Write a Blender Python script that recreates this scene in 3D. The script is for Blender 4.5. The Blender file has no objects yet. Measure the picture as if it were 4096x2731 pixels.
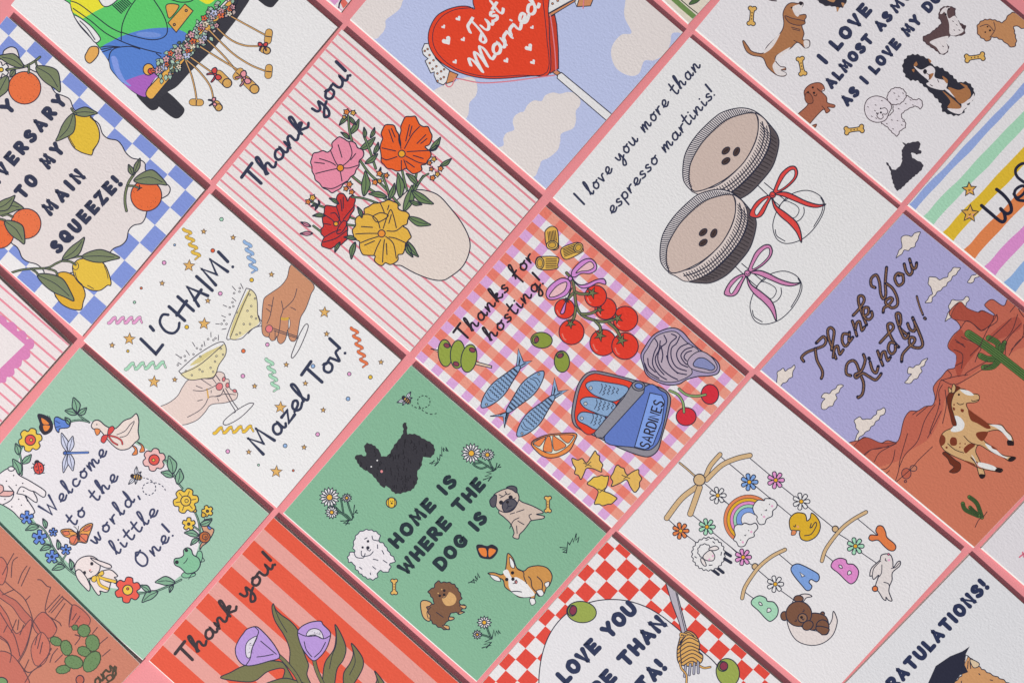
import bpy, math, random
from mathutils import Matrix, Vector
from mathutils.geometry import tessellate_polygon
random.seed(7)
sc = bpy.context.scene
COL = sc.collection
# ---------------------------------------------------------------- camera
FPX = 4500.0                                   # focal length in pixels of a 4096 px wide frame
cd = bpy.data.cameras.new('camera'); cam = bpy.data.objects.new('camera', cd); COL.objects.link(cam)
cd.sensor_width = 36.0; cd.lens = 36.0*FPX/4096.0; cd.clip_start = .05; cd.clip_end = 60
RX, RY, RZ, CZ = -0.05165106450905881, 0.07242934956598561, -0.8614076498177631, 0.7021955892826259
ROT = (Matrix.Rotation(RZ, 3, 'Z') @ Matrix.Rotation(RY, 3, 'Y') @ Matrix.Rotation(RX, 3, 'X'))
cam.matrix_world = Matrix.Translation((0, 0, CZ)) @ ROT.to_4x4()
cd.dof.use_dof = True; cd.dof.focus_distance = .70; cd.dof.aperture_fstop = 9.0
sc.camera = cam
# ---------------------------------------------------------------- light
w = bpy.data.worlds.new('World'); sc.world = w; w.use_nodes = True
w.node_tree.nodes['Background'].inputs[0].default_value = (.84, .85, 1.0, 1)
w.node_tree.nodes['Background'].inputs[1].default_value = .17
def lamp(name, kind, loc, energy, colour, size, aim=None):
    d = bpy.data.lights.new(name, kind); o = bpy.data.objects.new(name, d); COL.objects.link(o)
    o.location = loc; d.energy = energy; d.color = colour
    if kind == 'POINT': d.shadow_soft_size = size
    else: d.size = size
    if aim is not None:
        o.rotation_euler = (Vector(aim)-Vector(loc)).to_track_quat('-Z', 'Y').to_euler()
    return o
lamp('key_lamp', 'POINT', (-2.9, .2, 2.7), 615, (1.0, .965, .925), .012)
lamp('soft_overhead_lamp', 'AREA', (-.5, .9, 1.7), 3.2, (.92, .92, 1.0), 1.2, (0, 0, 0))
sc.view_settings.view_transform = 'Standard'; sc.view_settings.look = 'None'
sc.view_settings.exposure = 0.0; sc.view_settings.gamma = 1
# ---------------------------------------------------------------- materials
def lin(h):
    return tuple((c/12.92 if c <= .04045 else ((c+.055)/1.055)**2.4) for c in (int(h[i:i+2], 16)/255 for i in (0, 2, 4)))
WHITE_K = .88
def ink_colour(h):
    return tuple(min(.86, c/WHITE_K) for c in lin(h))+(1,)
def paper_material(name, rough, bump, scale, printed=True, base=None, fibre=.05):
    m = bpy.data.materials.new(name); m.use_nodes = True
    nt = m.node_tree; N = nt.nodes; K = nt.links; b = N['Principled BSDF']
    b.inputs['Roughness'].default_value = rough; b.inputs['Specular IOR Level'].default_value = .17
    g = N.new('ShaderNodeNewGeometry')
    mp = N.new('ShaderNodeMapping'); mp.inputs['Rotation'].default_value = (0, 0, .25); mp.inputs['Scale'].default_value = (1, .72, 1)
    K.new(g.outputs['Position'], mp.inputs['Vector'])
    def noise(s, d, r):
        n = N.new('ShaderNodeTexNoise'); n.inputs['Scale'].default_value = s; n.inputs['Detail'].default_value = d
        n.inputs['Roughness'].default_value = r; K.new(mp.outputs['Vector'], n.inputs['Vector']); return n
    n1 = noise(scale, 2.0, .55); n2 = noise(scale*3.1, 2, .6)
    mx = N.new('ShaderNodeMath'); mx.operation = 'MULTIPLY_ADD'; mx.inputs[1].default_value = .17
    K.new(n2.outputs['Fac'], mx.inputs[0]); K.new(n1.outputs['Fac'], mx.inputs[2])
    n4 = noise(22, 2, .5)
    ms = N.new('ShaderNodeMapRange'); ms.inputs['From Min'].default_value = .3; ms.inputs['From Max'].default_value = .7
    ms.inputs['To Min'].default_value = .55; ms.inputs['To Max'].default_value = 1.0
    K.new(n4.outputs['Fac'], ms.inputs['Value'])
    bp = N.new('ShaderNodeBump'); K.new(ms.outputs[0], bp.inputs['Strength']); bp.inputs['Distance'].default_value = bump
    K.new(mx.outputs[0], bp.inputs['Height']); K.new(bp.outputs['Normal'], b.inputs['Normal'])
    n3 = noise(scale*1.7, 3, .7)                 # uneven ink take-up of the toothy paper
    mr = N.new('ShaderNodeMapRange'); mr.inputs['From Min'].default_value = .25; mr.inputs['From Max'].default_value = .75
    mr.inputs['To Min'].default_value = 1-fibre; mr.inputs['To Max'].default_value = 1+fibre
    K.new(n3.outputs['Fac'], mr.inputs['Value'])
    mm = N.new('ShaderNodeMix'); mm.data_type = 'RGBA'; mm.blend_type = 'MULTIPLY'; mm.inputs['Factor'].default_value = 1
    if printed:
        a = N.new('ShaderNodeAttribute'); a.attribute_name = 'print'; K.new(a.outputs['Color'], mm.inputs['A'])
    else:
        mm.inputs['A'].default_value = base
    K.new(mr.outputs[0], mm.inputs['B']); K.new(mm.outputs['Result'], b.inputs['Base Color'])
    return m
PAPER = paper_material('printed_cotton_paper', .72, .00029, 740)
BACK = paper_material('pink_backing_paper', .8, .00014, 900, False, ink_colour('e98e93'), .06)
# ---------------------------------------------------------------- meshes
class MB:
    def __init__(s): s.v = []; s.f = []; s.c = []
    def add(s, vs, fs, col):
        o = len(s.v); s.v += vs
        for f in fs: s.f.append(tuple(i+o for i in f)); s.c.append(col)
    def build(s, name, mat, parent=None):
        me = bpy.data.meshes.new(name); me.from_pydata(s.v, [], s.f)
        at = me.color_attributes.new('print', 'FLOAT_COLOR', 'CORNER')
        buf = []
        for p in me.polygons: buf += list(s.c[p.index])*p.loop_total
        at.data.foreach_set('color', buf); me.materials.append(mat)
        o = bpy.data.objects.new(name, me); COL.objects.link(o)
        if parent: o.parent = parent
        return o
CAMP = Vector((0, 0, CZ))
def ray(x, y): return ROT @ Vector(((x-2048)/FPX, -(y-1365.5)/FPX, -1))
def hit(x, y, a, b):                           # photo point onto the sheet z = a + b*x
    d = ray(x, y); t = (a+b*CAMP.x-CAMP.z)/(d.z-b*d.x); return CAMP+d*t
def pts(s): return [tuple(float(k) for k in p.split(',')) for p in s.split()]
def spline(p, closed, n=6):
    m = len(p)
    if m < 3: return list(p)
    out = []
    for i in range(m if closed else m-1):
        if closed: a, b, c, d = p[i-1], p[i], p[(i+1) % m], p[(i+2) % m]
        else: a, b, c, d = p[max(i-1, 0)], p[i], p[i+1], p[min(i+2, m-1)]
        for k in range(n):
            t = k/n
            out.append(tuple(.5*(2*b[j]+(c[j]-a[j])*t+(2*a[j]-5*b[j]+4*c[j]-d[j])*t*t+(3*b[j]-a[j]-3*c[j]+d[j])*t**3) for j in (0, 1)))
    if not closed: out.append(p[-1])
    return out
TILEX = (0, 973, 1946, 2920); TILEY = (0, 649, 1298, 1947)
CUR = {}
def T(c, r, dx=0, dy=0): CUR['o'] = (TILEX[c]+dx/2, TILEY[r]+dy/2)
def px(p): return (CUR['o'][0]+p[0]*.5, CUR['o'][1]+p[1]*.5)
STEP = 2.5e-6
GROUPS = 'greeting cards laid out on pink paper'
W_CARD, H_CARD = .127, .1645
CARDS = {}
def card(key, label, L=None, Tp=None, R=None, B=None, bg='e2e0df', th=0.0, spine=.0023, opening=.0037, margin=.0, edge='e6e2de', W=W_CARD, H=H_CARD):
    flush()
    z = .5*(spine+opening)
    q = [hit(*c, z, 0) if c else None for c in (L, Tp, R, B)]
    u = Vector((math.cos(th), math.sin(th), 0))
    for i, j, s in ((0, 1, 1), (3, 2, 1)):
        if q[i] and q[j]: u = (q[j]-q[i]).normalized()
    v = Vector((u.y, -u.x, 0))
    if not (q[0] and q[1] or q[3] and q[2]):
        for i, j in ((0, 3), (1, 2)):
            if q[i] and q[j]: v = (q[j]-q[i]).normalized(); u = Vector((-v.y, v.x, 0))
    n = [c is not None for c in q]
    if sum(n) == 3:
        k = n.index(False); q[k] = q[k-1]+q[(k+1) % 4]-q[(k+2) % 4]
    for _ in range(2):
        for k in range(4):
            if q[k] is None:
                if q[k ^ 1] is not None: q[k] = q[k ^ 1]+u*(W if k in (1, 2) else -W)
                elif q[3-k] is not None: q[k] = q[3-k]+v*(H if k in (2, 3) else -H)
    xL = .5*(q[0].x+q[3].x); xR = .5*(q[1].x+q[2].x)
    b = (opening-spine)/(xR-xL); a = spine-b*xL
    q = [Vector((p.x, p.y, a+b*p.x)) for p in q]
    root = bpy.data.objects.new('greeting_card', None); COL.objects.link(root)
    base = (q[0]+q[1]+q[2]+q[3])/4; base.z = 0
    root.location = base; root['label'] = label; root['category'] = 'greeting card'; root['group'] = GROUPS
    CUR.update(root=root, base=base, q=q, a=a, b=b, mb=MB(), name='front_leaf', z=2*STEP, under=None, objs={})
    # clip edges, pulled in so that print stops at the trimmed edge
    uu = (q[1]-q[0]).normalized(); vv = (q[3]-q[0]).normalized()
    ins = .00012; ms = .0009+margin
    c = [q[0]+uu*ms+vv*(ins+margin), q[1]-uu*(ins+margin)+vv*(ins+margin), q[2]-uu*(ins+margin)-vv*(ins+margin), q[3]+uu*ms-vv*(ins+margin)]
    CUR['clip'] = c
    # front leaf: slab with a rolled spine; back leaf flat on the surface
    ec = ink_colour(edge); th_ = .0007; mb = CUR['mb']
    prof = []                                   # around the spine, from the top of the front leaf down to the table
    r = spine/2
    for k in range(7):
        an = math.pi/2+math.pi*k/6
        prof.append((r*math.cos(an)*.75, r+r*math.sin(an)))
    def strip(p0, p1):
        vs = []
        for (dx, z_) in prof:
            for e in (p0, p1): vs.append(tuple(Vector((e.x, e.y, 0))+uu.xyz*(dx+r*.75)*1.0+Vector((0, 0, z_-uu.z*0)))) 
        return vs
    e0, e1 = q[0], q[3]
    vs = strip(e0, e1); fs = [(2*k, 2*k+1, 2*k+3, 2*k+2) for k in range(6)]
    mb.add([tuple(Vector(x)-base) for x in vs], fs, ec)
    ux = uu*(r*.75); A0, A3 = q[0]+ux, q[3]+ux
    top = [A0, q[1], q[2], A3]; bot = [p-Vector((0, 0, th_)) for p in top]
    allp = [tuple(p-base) for p in top+bot]
    mb.add(allp, [(3, 2, 1, 0), (4, 5, 6, 7), (1, 2, 6, 5), (0, 1, 5, 4), (2, 3, 7, 6)], ec)
    mb2 = MB()
    lo = [Vector((p.x, p.y, .00003)) for p in (A0, q[1]+uu*.0004, q[2]+uu*.0004, A3)]; hi = [p+Vector((0, 0, th_)) for p in lo]
    mb2.add([tuple(p-base) for p in hi+lo], [(3, 2, 1, 0), (4, 5, 6, 7), (1, 2, 6, 5), (0, 1, 5, 4), (2, 3, 7, 6)], ink_colour('cfc6be'))
    mb2.build('back_leaf', PAPER, root)
    CARDS[key] = dict(CUR)
    quadfill(bg, c)
def put(poly3, col):                           # convex clip of one world triangle against the card
    out = poly3; c = CUR['clip']
    for i in range(4):
        a, b = c[i], c[(i+1) % 4]; ex, ey = b.x-a.x, b.y-a.y
        res = []
        for k in range(len(out)):
            p, q = out[k], out[(k+1) % len(out)]
            dp = ex*(p.y-a.y)-ey*(p.x-a.x); dq = ex*(q.y-a.y)-ey*(q.x-a.x)
            if dp <= 0: res.append(p)
            if (dp < 0 < dq) or (dq < 0 < dp): res.append(p+(q-p)*(dp/(dp-dq)))
        out = res
        if len(out) < 3: return
    o = CUR['base']
    ar = sum((out[k].x-out[0].x)*(out[k+1].y-out[0].y)-(out[k].y-out[0].y)*(out[k+1].x-out[0].x) for k in range(1, len(out)-1))
    if abs(ar) < 1e-12: return
    if ar < 0: out = out[::-1]
    CUR['mb'].add([tuple(p-o) for p in out], [tuple(range(len(out)))], ink_colour(col))
def raw(poly, col, dz=0):                       # poly in photo px
    P3 = [hit(x, y, CUR['a'], CUR['b'])+Vector((0, 0, CUR['z']+dz)) for x, y in poly]
    if len(P3) == 4:
        put(P3[:3], col); put([P3[0], P3[2], P3[3]], col); return
    for t in tessellate_polygon([[Vector((p.x, p.y, 0)) for p in P3]]): put([P3[i] for i in t], col)
def quadfill(col, c3):
    z = Vector((0, 0, CUR['z'])); put([p+z for p in c3], col); CUR['z'] += STEP
def uv(u, v):
    q = CUR['q']; return q[0]+(q[1]-q[0])*u+(q[3]-q[0])*v
def UV(col, u0, u1, v0, v1):
    quadfill(col, [uv(u0, v0), uv(u1, v0), uv(u1, v1), uv(u0, v1)]); CUR['z'] -= STEP
def up(): CUR['z'] += STEP
def P(name, lift=0, label=None, under=None):
    flush()
    CUR.update(mb=MB(), name=name, z=(14+lift*1.0)*STEP, under=under, plabel=label)
def flush():
    if CUR.get('mb') and CUR['mb'].f:
        par = CUR['objs'].get(CUR['under'], CUR['root']) if CUR.get('under') else CUR['root']
        o = CUR['mb'].build(CUR['name'], PAPER, par)
        CUR['objs'][CUR['name']] = o
        if CUR.get('plabel'): o['label'] = CUR['plabel']
    CUR['plabel'] = None
INK = '2c2f42'; LW = 5.5
def rib(p, wd, col, closed=False, cap=True, exact=False):    # a stroke in tile px, rising a hair along its length so that loops do not coincide
    q = []
    for a in p:
        if not q or abs(a[0]-q[-1][0])+abs(a[1]-q[-1][1]) > .6: q.append(a)
    if closed and len(q) > 2 and abs(q[0][0]-q[-1][0])+abs(q[0][1]-q[-1][1]) < .6: q.pop()
    m = len(q)
    if m == 1: q = [q[0], (q[0][0]+.8, q[0][1])]; m = 2
    if wd < 9 and not exact: wd *= 1.5
    h = wd/2; Ls = []; Rs = []
    for i in range(m):
        a = q[i-1] if (i or closed) else None; c = q[(i+1) % m] if (i < m-1 or closed) else None
        b = q[i]
        def nrm(s, e):
            dx, dy = e[0]-s[0], e[1]-s[1]; l = math.hypot(dx, dy) or 1; return (-dy/l, dx/l)
        n1 = nrm(a, b) if a else None; n2 = nrm(b, c) if c else None
        n1 = n1 or n2; n2 = n2 or n1
        nx, ny = n1[0]+n2[0], n1[1]+n2[1]; l = math.hypot(nx, ny)
        if l < .35: nx, ny, k = n2[0], n2[1], 1
        else: nx /= l; ny /= l; k = min(1.6, 1/max(.3, nx*n1[0]+ny*n1[1]))
        Ls.append((b[0]+nx*h*k, b[1]+ny*h*k)); Rs.append((b[0]-nx*h*k, b[1]-ny*h*k))
    n = m if closed else m-1
    for i in range(n):
        j = (i+1) % m
        raw([px(Ls[i]), px(Ls[j]), px(Rs[j]), px(Rs[i])], col, STEP*.9*i/max(1, n))
    if cap and not closed and wd > 5:
        for i, j, z in ((0, 1, 0), (m-1, m-2, .95)):
            b = q[i]; an = math.atan2(q[i][1]-q[j][1], q[i][0]-q[j][0])
            k = 6 if wd > 12 else 3
            raw([px((b[0]+h*math.cos(an+t), b[1]+h*math.sin(an+t))) for t in [(-.5+s/k)*math.pi for s in range(k+1)]], col, STEP*z)
def L(s, wd=LW, col=INK, sm=1, z=0):
    p = pts(s) if isinstance(s, str) else s
    rib(spline(p, False) if sm else p, wd, col)
    if z: CUR['z'] += STEP
def F(col, s, wd=LW, sm=1, oc=INK):
    p = pts(s) if isinstance(s, str) else s
    if sm: p = spline(p, True)
    raw([px(a) for a in p], col); CUR['z'] += STEP
    if wd: rib(p, wd, oc, True); CUR['z'] += STEP
def C(col, cx, cy, rx, ry=None, rot=0, wd=LW, oc=INK):
    ry = ry or rx; r = math.radians(rot); n = 14 if max(rx, ry) < 30 else 32
    if max(rx, ry) < 12: n = 9
    p = [(cx+rx*math.cos(t)*math.cos(r)-ry*math.sin(t)*math.sin(r), cy+rx*math.cos(t)*math.sin(r)+ry*math.sin(t)*math.cos(r)) for t in [2*math.pi*k/n for k in range(n)]]
    F(col, p, wd, 0, oc)
def band(col, s, wd, lw=LW, oc=INK, sm=1):      # an outlined strap
    p = pts(s) if isinstance(s, str) else s
    if sm: p = spline(p, False)
    rib(p, wd+lw*1.2, oc, exact=True); CUR['z'] += STEP; rib(p, wd-lw*.8, col, exact=True); CUR['z'] += STEP
def leaf(col, x0, y0, x1, y1, bulge=.22, wd=LW, bend=.0, vein=1, oc=INK):
    dx, dy = x1-x0, y1-y0
    def at(t, s): return (x0+dx*t-dy*s, y0+dy*t+dx*s)
    c = bend
    p = [at(0, 0), at(.2, -bulge*.7+c*.5), at(.5, -bulge+c), at(.8, -bulge*.5+c*.6), at(1, 0), at(.8, bulge*.5+c*.6), at(.5, bulge+c), at(.2, bulge*.7+c*.5)]
    F(col, p, wd, 1, oc)
    if vein: rib(spline([at(.03, 0), at(.45, c), at(.85, c*.4)], False), max(3.5, wd*.7), oc); CUR['z'] += STEP
def stem(s, wd=11, col='5f7a4c', lw=LW): band(col, s, wd, lw)
def polar(cx, cy, rr, rot=0): return [(cx+r*math.cos(rot+2*math.pi*i/len(rr)), cy+r*math.sin(rot+2*math.pi*i/len(rr))) for i, r in enumerate(rr)]
def flower(col, cx, cy, r, n=6, cc='e0a83c', cr=None, rot=0, inner=.55, wd=LW, lines=0):
    rr = []
    for k in range(n): rr += [r*inner, r*.95, r, r*.95]
    F(col, polar(cx, cy, rr, math.radians(rot)), wd)
    if lines:
        for k in range(n):
            t = math.radians(rot)+2*math.pi*(k+.5)/n
            rib([(cx+r*.45*math.cos(t), cy+r*.45*math.sin(t)), (cx+r*.8*math.cos(t), cy+r*.8*math.sin(t))], 4, INK)
        up()
    if cc: C(cc, cx, cy, cr or r*.27, wd=wd)
def loopflower(col, cx, cy, r=64, n=7, cc='e3aa2e', rot=0):
    rr = []
    for k in range(n): rr += [r*.34, r*.86, r, r*.86]
    p = []
    for k in range(n):
        t = math.radians(rot)+2*math.pi*k/n
        for dt, q in ((-.449, .36), (-.30, .80), (-.13, 1.0), (.13, 1.0), (.30, .80)): p.append((cx+r*q*math.cos(t+dt), cy+r*q*math.sin(t+dt)))
    F(col, p, 5); C(cc, cx, cy, r*.25, wd=4.5)
def daisy(cx, cy, r, n=15, rot=0, half=0, sq=1.0):
    for k in range(n):
        t = math.radians(rot)+2*math.pi*k/n*(1 if not half else .5)-(math.pi if half else 0)
        x1, y1 = cx+r*math.cos(t), cy+r*sq*math.sin(t)
        leaf('e8e4ea', cx+.25*r*math.cos(t), cy+.25*r*math.sin(t), x1, y1, .20, 4.5, vein=0)
        CUR['z'] -= STEP*1.9
    CUR['z'] += STEP*3
    C('e3ab3a', cx, cy, r*.30, wd=4.5)
def star(col, cx, cy, r, rot=-18, wd=4.5, inner=.42, oc='5a4a4c'):
    F(col, polar(cx, cy, [r, r*inner]*5, math.radians(rot)), wd, 0, oc)
def bone(cx, cy, ln, rot, col='dcb060'):
    r = math.radians(rot); h = ln/2; k = ln/150
    b = [(-h+32*k, -19*k), (-h+22*k, -32*k), (-h+6*k, -37*k), (-h-8*k, -26*k), (-h-8*k, -10*k), (-h-2*k, 0), (-h-8*k, 10*k), (-h-8*k, 26*k), (-h+6*k, 37*k), (-h+22*k, 32*k), (-h+32*k, 19*k), (0, 16*k), (h-32*k, 19*k), (h-22*k, 32*k), (h-6*k, 37*k), (h+8*k, 26*k), (h+8*k, 10*k), (h+2*k, 0), (h+8*k, -10*k), (h+8*k, -26*k), (h-6*k, -37*k), (h-22*k, -32*k), (h-32*k, -19*k), (0, -16*k)]
    F(col, [(cx+x*math.cos(r)-y*math.sin(r), cy+x*math.sin(r)+y*math.cos(r)) for x, y in b], 5)
    for t in (-.3, 0, .3): C('4a3a34', cx+ln*t*.6*math.cos(r), cy+ln*t*.6*math.sin(r), 5*k+1, wd=0)
def curl(col, x0, y0, x1, y1, amp, n=4, wd=26):
    dx, dy = x1-x0, y1-y0; l = math.hypot(dx, dy); nx, ny = -dy/l, dx/l
    for k in range(n):
        a = k/n; s = []
        for i in range(9):
            t = i/8; f = a+(t*.75)/n
            s.append((x0+dx*f+nx*amp*math.cos(math.pi*t)*.8, y0+dy*f+ny*amp*math.cos(math.pi*t)*.8))
        if k < n-1 or 1:
            e = s[-1]; g = (x0+dx*(k+1)/n+nx*amp*.8, y0+dy*(k+1)/n+ny*amp*.8)
            rib([e, ((e[0]+g[0])/2, (e[1]+g[1])/2), g], wd*.55+3, '6a5a62'); up(); rib([e, ((e[0]+g[0])/2, (e[1]+g[1])/2), g], wd*.55-3, col); CUR['z'] += STEP
        rib(s, wd+3, '55505e'); up(); rib(s, wd-3, col); up()
def bow(col, cx, cy, s, rot=0, wd=LW):
    r = math.radians(rot)
    def tr(l): return [(cx+s*(x*math.cos(r)-y*math.sin(r)), cy+s*(x*math.sin(r)+y*math.cos(r))) for x, y in l]
    F(col, tr([(0, 0), (.35, .55), (.6, 1.1), (.75, 1.0), (.55, .4)]), wd); F(col, tr([(0, 0), (-.35, .55), (-.6, 1.1), (-.75, 1.0), (-.55, .4)]), wd)
    F(col, tr([(0, 0), (.4, -.55), (.9, -.6), (1, -.15), (.7, .2)]), wd); F(col, tr([(0, 0), (-.4, -.55), (-.9, -.6), (-1, -.15), (-.7, .2)]), wd)
    C(col, cx, cy, s*.2, wd=wd)
def heart(col, cx, cy, s, rot=-50):
    r = math.radians(rot)
    l = [(0, -.35), (.35, -.75), (.85, -.65), (.95, -.15), (.5, .4), (0, .9), (-.5, .4), (-.95, -.15), (-.85, -.65), (-.35, -.75)]
    F(col, [(cx+s*(x*math.cos(r)-y*math.sin(r)), cy+s*(x*math.sin(r)+y*math.cos(r))) for x, y in l], 0)
def grass(s, wd=6): L(s, wd, '22303a', 0)
def rough(s, amp, step=14, closed=True, seed=1):    # shaggy version of an outline
    p = spline(pts(s), closed, 8); rnd = random.Random(seed); out = []; acc = 0; sg = 1
    for i in range(len(p)):
        a, b = p[i-1], p[i]; acc += math.hypot(b[0]-a[0], b[1]-a[1])
        if acc > step:
            acc = 0; l = math.hypot(b[0]-a[0], b[1]-a[1]) or 1; k = amp*sg*rnd.uniform(.5, 1); sg = -sg
            out.append((b[0]-(b[1]-a[1])/l*k, b[1]+(b[0]-a[0])/l*k))
    return out
def hatch(sa, sb, n, wd=4.5, col=INK, rng=(0, 1), gap=(0, 1)):
    A, B = spline(pts(sa), False, 12), spline(pts(sb), False, 12)
    def at(p, t):
        ls = [0]
        for i in range(1, len(p)): ls.append(ls[-1]+math.hypot(p[i][0]-p[i-1][0], p[i][1]-p[i-1][1]))
        x = t*ls[-1]
        for i in range(1, len(p)):
            if ls[i] >= x: f = (x-ls[i-1])/((ls[i]-ls[i-1]) or 1); return (p[i-1][0]+(p[i][0]-p[i-1][0])*f, p[i-1][1]+(p[i][1]-p[i-1][1])*f)
        return p[-1]
    for k in range(n):
        t = rng[0]+(rng[1]-rng[0])*(k+.5)/n; a, b = at(A, t), at(B, t)
        rib([(a[0]+(b[0]-a[0])*gap[0], a[1]+(b[1]-a[1])*gap[0]), (a[0]+(b[0]-a[0])*gap[1], a[1]+(b[1]-a[1])*gap[1])], wd, col)
    up()
# ---------------------------------------------------------------- lettering (stroke alphabets: '|' straight, '~' smooth, '.' dot)
BOLD = {'A': (.62, '|0,0 .29,1 .6,0;|.12,.3 .48,.3'), 'C': (.6, '~.6,.8 .4,1 .15,.9 0,.5 .15,.1 .4,0 .6,.2'), 'D': (.58, '|0,0 0,1;~0,1 .35,.97 .58,.72 .58,.3 .35,.03 0,0'),
 'E': (.48, '|.48,1 0,1 0,0 .5,0;|0,.5 .42,.5'), 'G': (.62, '~.58,.82 .4,1 .15,.9 0,.5 .15,.1 .4,0 .6,.15;|.36,.45 .62,.45 .6,.12'), 'H': (.56, '|0,0 0,1;|0,.5 .55,.5;|.55,0 .55,1'),
 'I': (.02, '|0,0 0,1'), 'L': (.45, '|0,1 0,0 .45,0'), 'M': (.76, '|0,0 .1,1 .38,.3 .66,1 .76,0'), 'N': (.56, '|0,0 0,1 .56,0 .56,1'),
 'O': (.62, '~.31,1 .06,.82 0,.5 .06,.18 .31,0 .56,.18 .62,.5 .56,.82 .33,1'), 'P': (.5, '|0,0 0,1;~0,1 .38,.98 .5,.72 .36,.48 0,.44'), 'Q': (.64, '~.31,1 .06,.82 0,.5 .06,.18 .31,0 .56,.18 .62,.5 .56,.82 .33,1;|.36,.28 .64,-.06'),
 'R': (.54, '|0,0 0,1;~0,1 .38,.98 .5,.74 .36,.5 0,.46;|.22,.46 .54,0'), 'S': (.52, '~.5,.86 .3,1 .06,.86 .1,.62 .4,.45 .52,.22 .3,0 0,.12'), 'T': (.6, '|0,1 .6,1;|.3,1 .3,0'),
 'U': (.58, '~0,1 0,.4 .1,.08 .29,0 .48,.08 .58,.4 .58,1'), 'V': (.6, '|0,1 .3,0 .6,1'), 'W': (.86, '|0,1 .18,0 .43,.65 .68,0 .86,1'), 'Y': (.6, '|0,1 .3,.48 .6,1;|.3,.48 .3,0'),
 'Z': (.54, '|0,1 .52,1 0,0 .55,0'), '!': (.06, '|.02,1 .02,.45;.02,0'), ' ': (.28, '')}
SCR = {'a': (.6, '~.42,.38 .25,.47 .08,.32 .06,.1 .2,0 .36,.12 .43,.44 .42,.1 .5,0 .6,.1'), 'c': (.46, '~.4,.36 .25,.46 .06,.28 .08,.06 .24,0 .46,.1'),
 'd': (.6, '~.42,.36 .25,.46 .06,.28 .08,.06 .22,0 .38,.15 .5,.6 .5,1 .42,.5 .44,.05 .6,.1'), 'e': (.47, '~.0,.12 .28,.2 .38,.36 .27,.46 .08,.32 .08,.1 .24,0 .47,.12'),
 'f': (.42, '~.0,.1 .2,.5 .36,.92 .28,1 .18,.8 .14,.2 .12,-.4;~.0,.36 .36,.42'), 'g': (.58, '~.4,.36 .24,.46 .07,.3 .1,.08 .24,.03 .38,.2 .43,.44 .38,-.28 .22,-.45 .12,-.3 .35,-.05 .58,.1'),
 'h': (.56, '~0,.1 .2,.6 .28,.95 .2,1 .12,.7 .06,0 .1,.22 .25,.42 .36,.38 .34,.1 .42,0 .56,.1'), 'i': (.26, '~.05,.42 .04,.08 .12,0 .26,.1;.08,.66'),
 'k': (.5, '~0,.1 .2,.6 .27,.95 .18,1 .1,.6 .05,0;~.07,.18 .25,.44 .34,.36 .12,.22 .28,.06 .38,0 .5,.1'), 'l': (.3, '~0,.1 .2,.6 .26,.95 .16,1 .08,.5 .1,.06 .18,0 .3,.1'),
 'm': (.7, '~0,0 .03,.42 .05,.12 .16,.4 .26,.42 .26,.02 .29,.15 .42,.42 .52,.4 .5,.08 .58,0 .7,.1'), 'n': (.54, '~0,0 .03,.42 .05,.12 .2,.42 .33,.4 .32,.1 .4,0 .54,.1'),
 'o': (.5, '~.24,.46 .05,.28 .08,.06 .22,0 .38,.12 .38,.34 .2,.46 .3,.38 .5,.42'), 'p': (.46, '~.05,.42 .0,-.42;~.02,.2 .16,.44 .35,.38 .36,.12 .2,0 .05,.1'),
 'r': (.36, '~0,0 .03,.42 .05,.15 .15,.38 .34,.42'), 's': (.38, '~.32,.38 .2,.46 .08,.36 .16,.25 .3,.14 .2,0 .0,.06'), 't': (.36, '~.17,.88 .1,.3 .12,.04 .22,0 .36,.1;~-.04,.52 .34,.58'),
 'u': (.58, '~.02,.42 .04,.1 .16,0 .32,.15 .38,.42 .38,.08 .46,0 .58,.1'), 'v': (.44, '~0,.42 .06,.2 .14,0 .28,.36 .42,.38'), 'w': (.58, '~0,.42 .04,.1 .14,0 .26,.38 .3,.04 .4,.02 .5,.3 .56,.42'),
 'y': (.54, '~.02,.42 .06,.14 .2,.1 .36,.4 .36,-.2 .22,-.45 .08,-.32 .3,-.05 .54,.1'), 'z': (.44, '|.02,.42 .36,.42 .04,0 .42,.03'), 'T': (.56, '|-.02,.95 .6,1;|.3,.97 .26,0'),
 'W': (.84, '|0,1 .16,0 .38,.62 .52,0 .82,1'), 'L': (.46, '|.04,1 0,0 .42,.04'), 'C': (.66, '~.55,.8 .4,1 .12,.85 .02,.4 .15,.05 .4,0 .6,.15'), 'H': (.62, '|0,1 0,0;|.5,1 .5,0;|-.05,.45 .6,.55'),
 'A': (.6, '|0,0 .25,1 .52,0;|.06,.33 .52,.42'), 'I': (.14, '|.04,1 .04,0'), 'M': (.8, '|0,0 .1,1 .32,.3 .58,1 .68,0'), 'O': (.72, '~.38,1 .08,.65 .08,.15 .32,0 .58,.25 .6,.7 .38,1 .3,.82 .62,.9'),
 'J': (.45, '~.0,.55 .08,.85 .4,1 .36,.6 .3,.0 .12,-.28 .0,-.15'), '!': (.16, '|.06,1 .02,.36;.0,.02'), "'": (.12, '|.03,1.02 .0,.78'), ',': (.2, '~.06,.06 .0,-.16'), ' ': (.34, ''), 'b': (.5, '~0,.1 .2,.6 .26,.95 .16,1 .08,.5 .08,.06 .2,0 .38,.12 .36,.36 .22,.42 .1,.3')}
SIGN = dict(SCR)
SIGN['M'] = (.9, '~-.06,.7 .06,1 .14,.75 .1,0;~.1,0 .26,.7 .4,1 .45,.7 .38,0;~.38,0 .56,.7 .7,1 .76,.7 .7,.1 .9,.08')
SIGN['J'] = (.5, '~-.06,.6 .06,.92 .3,.98 .5,1.02;~.36,1 .34,.3 .24,-.25 .06,-.28 .04,-.05 .3,.1')
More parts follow.
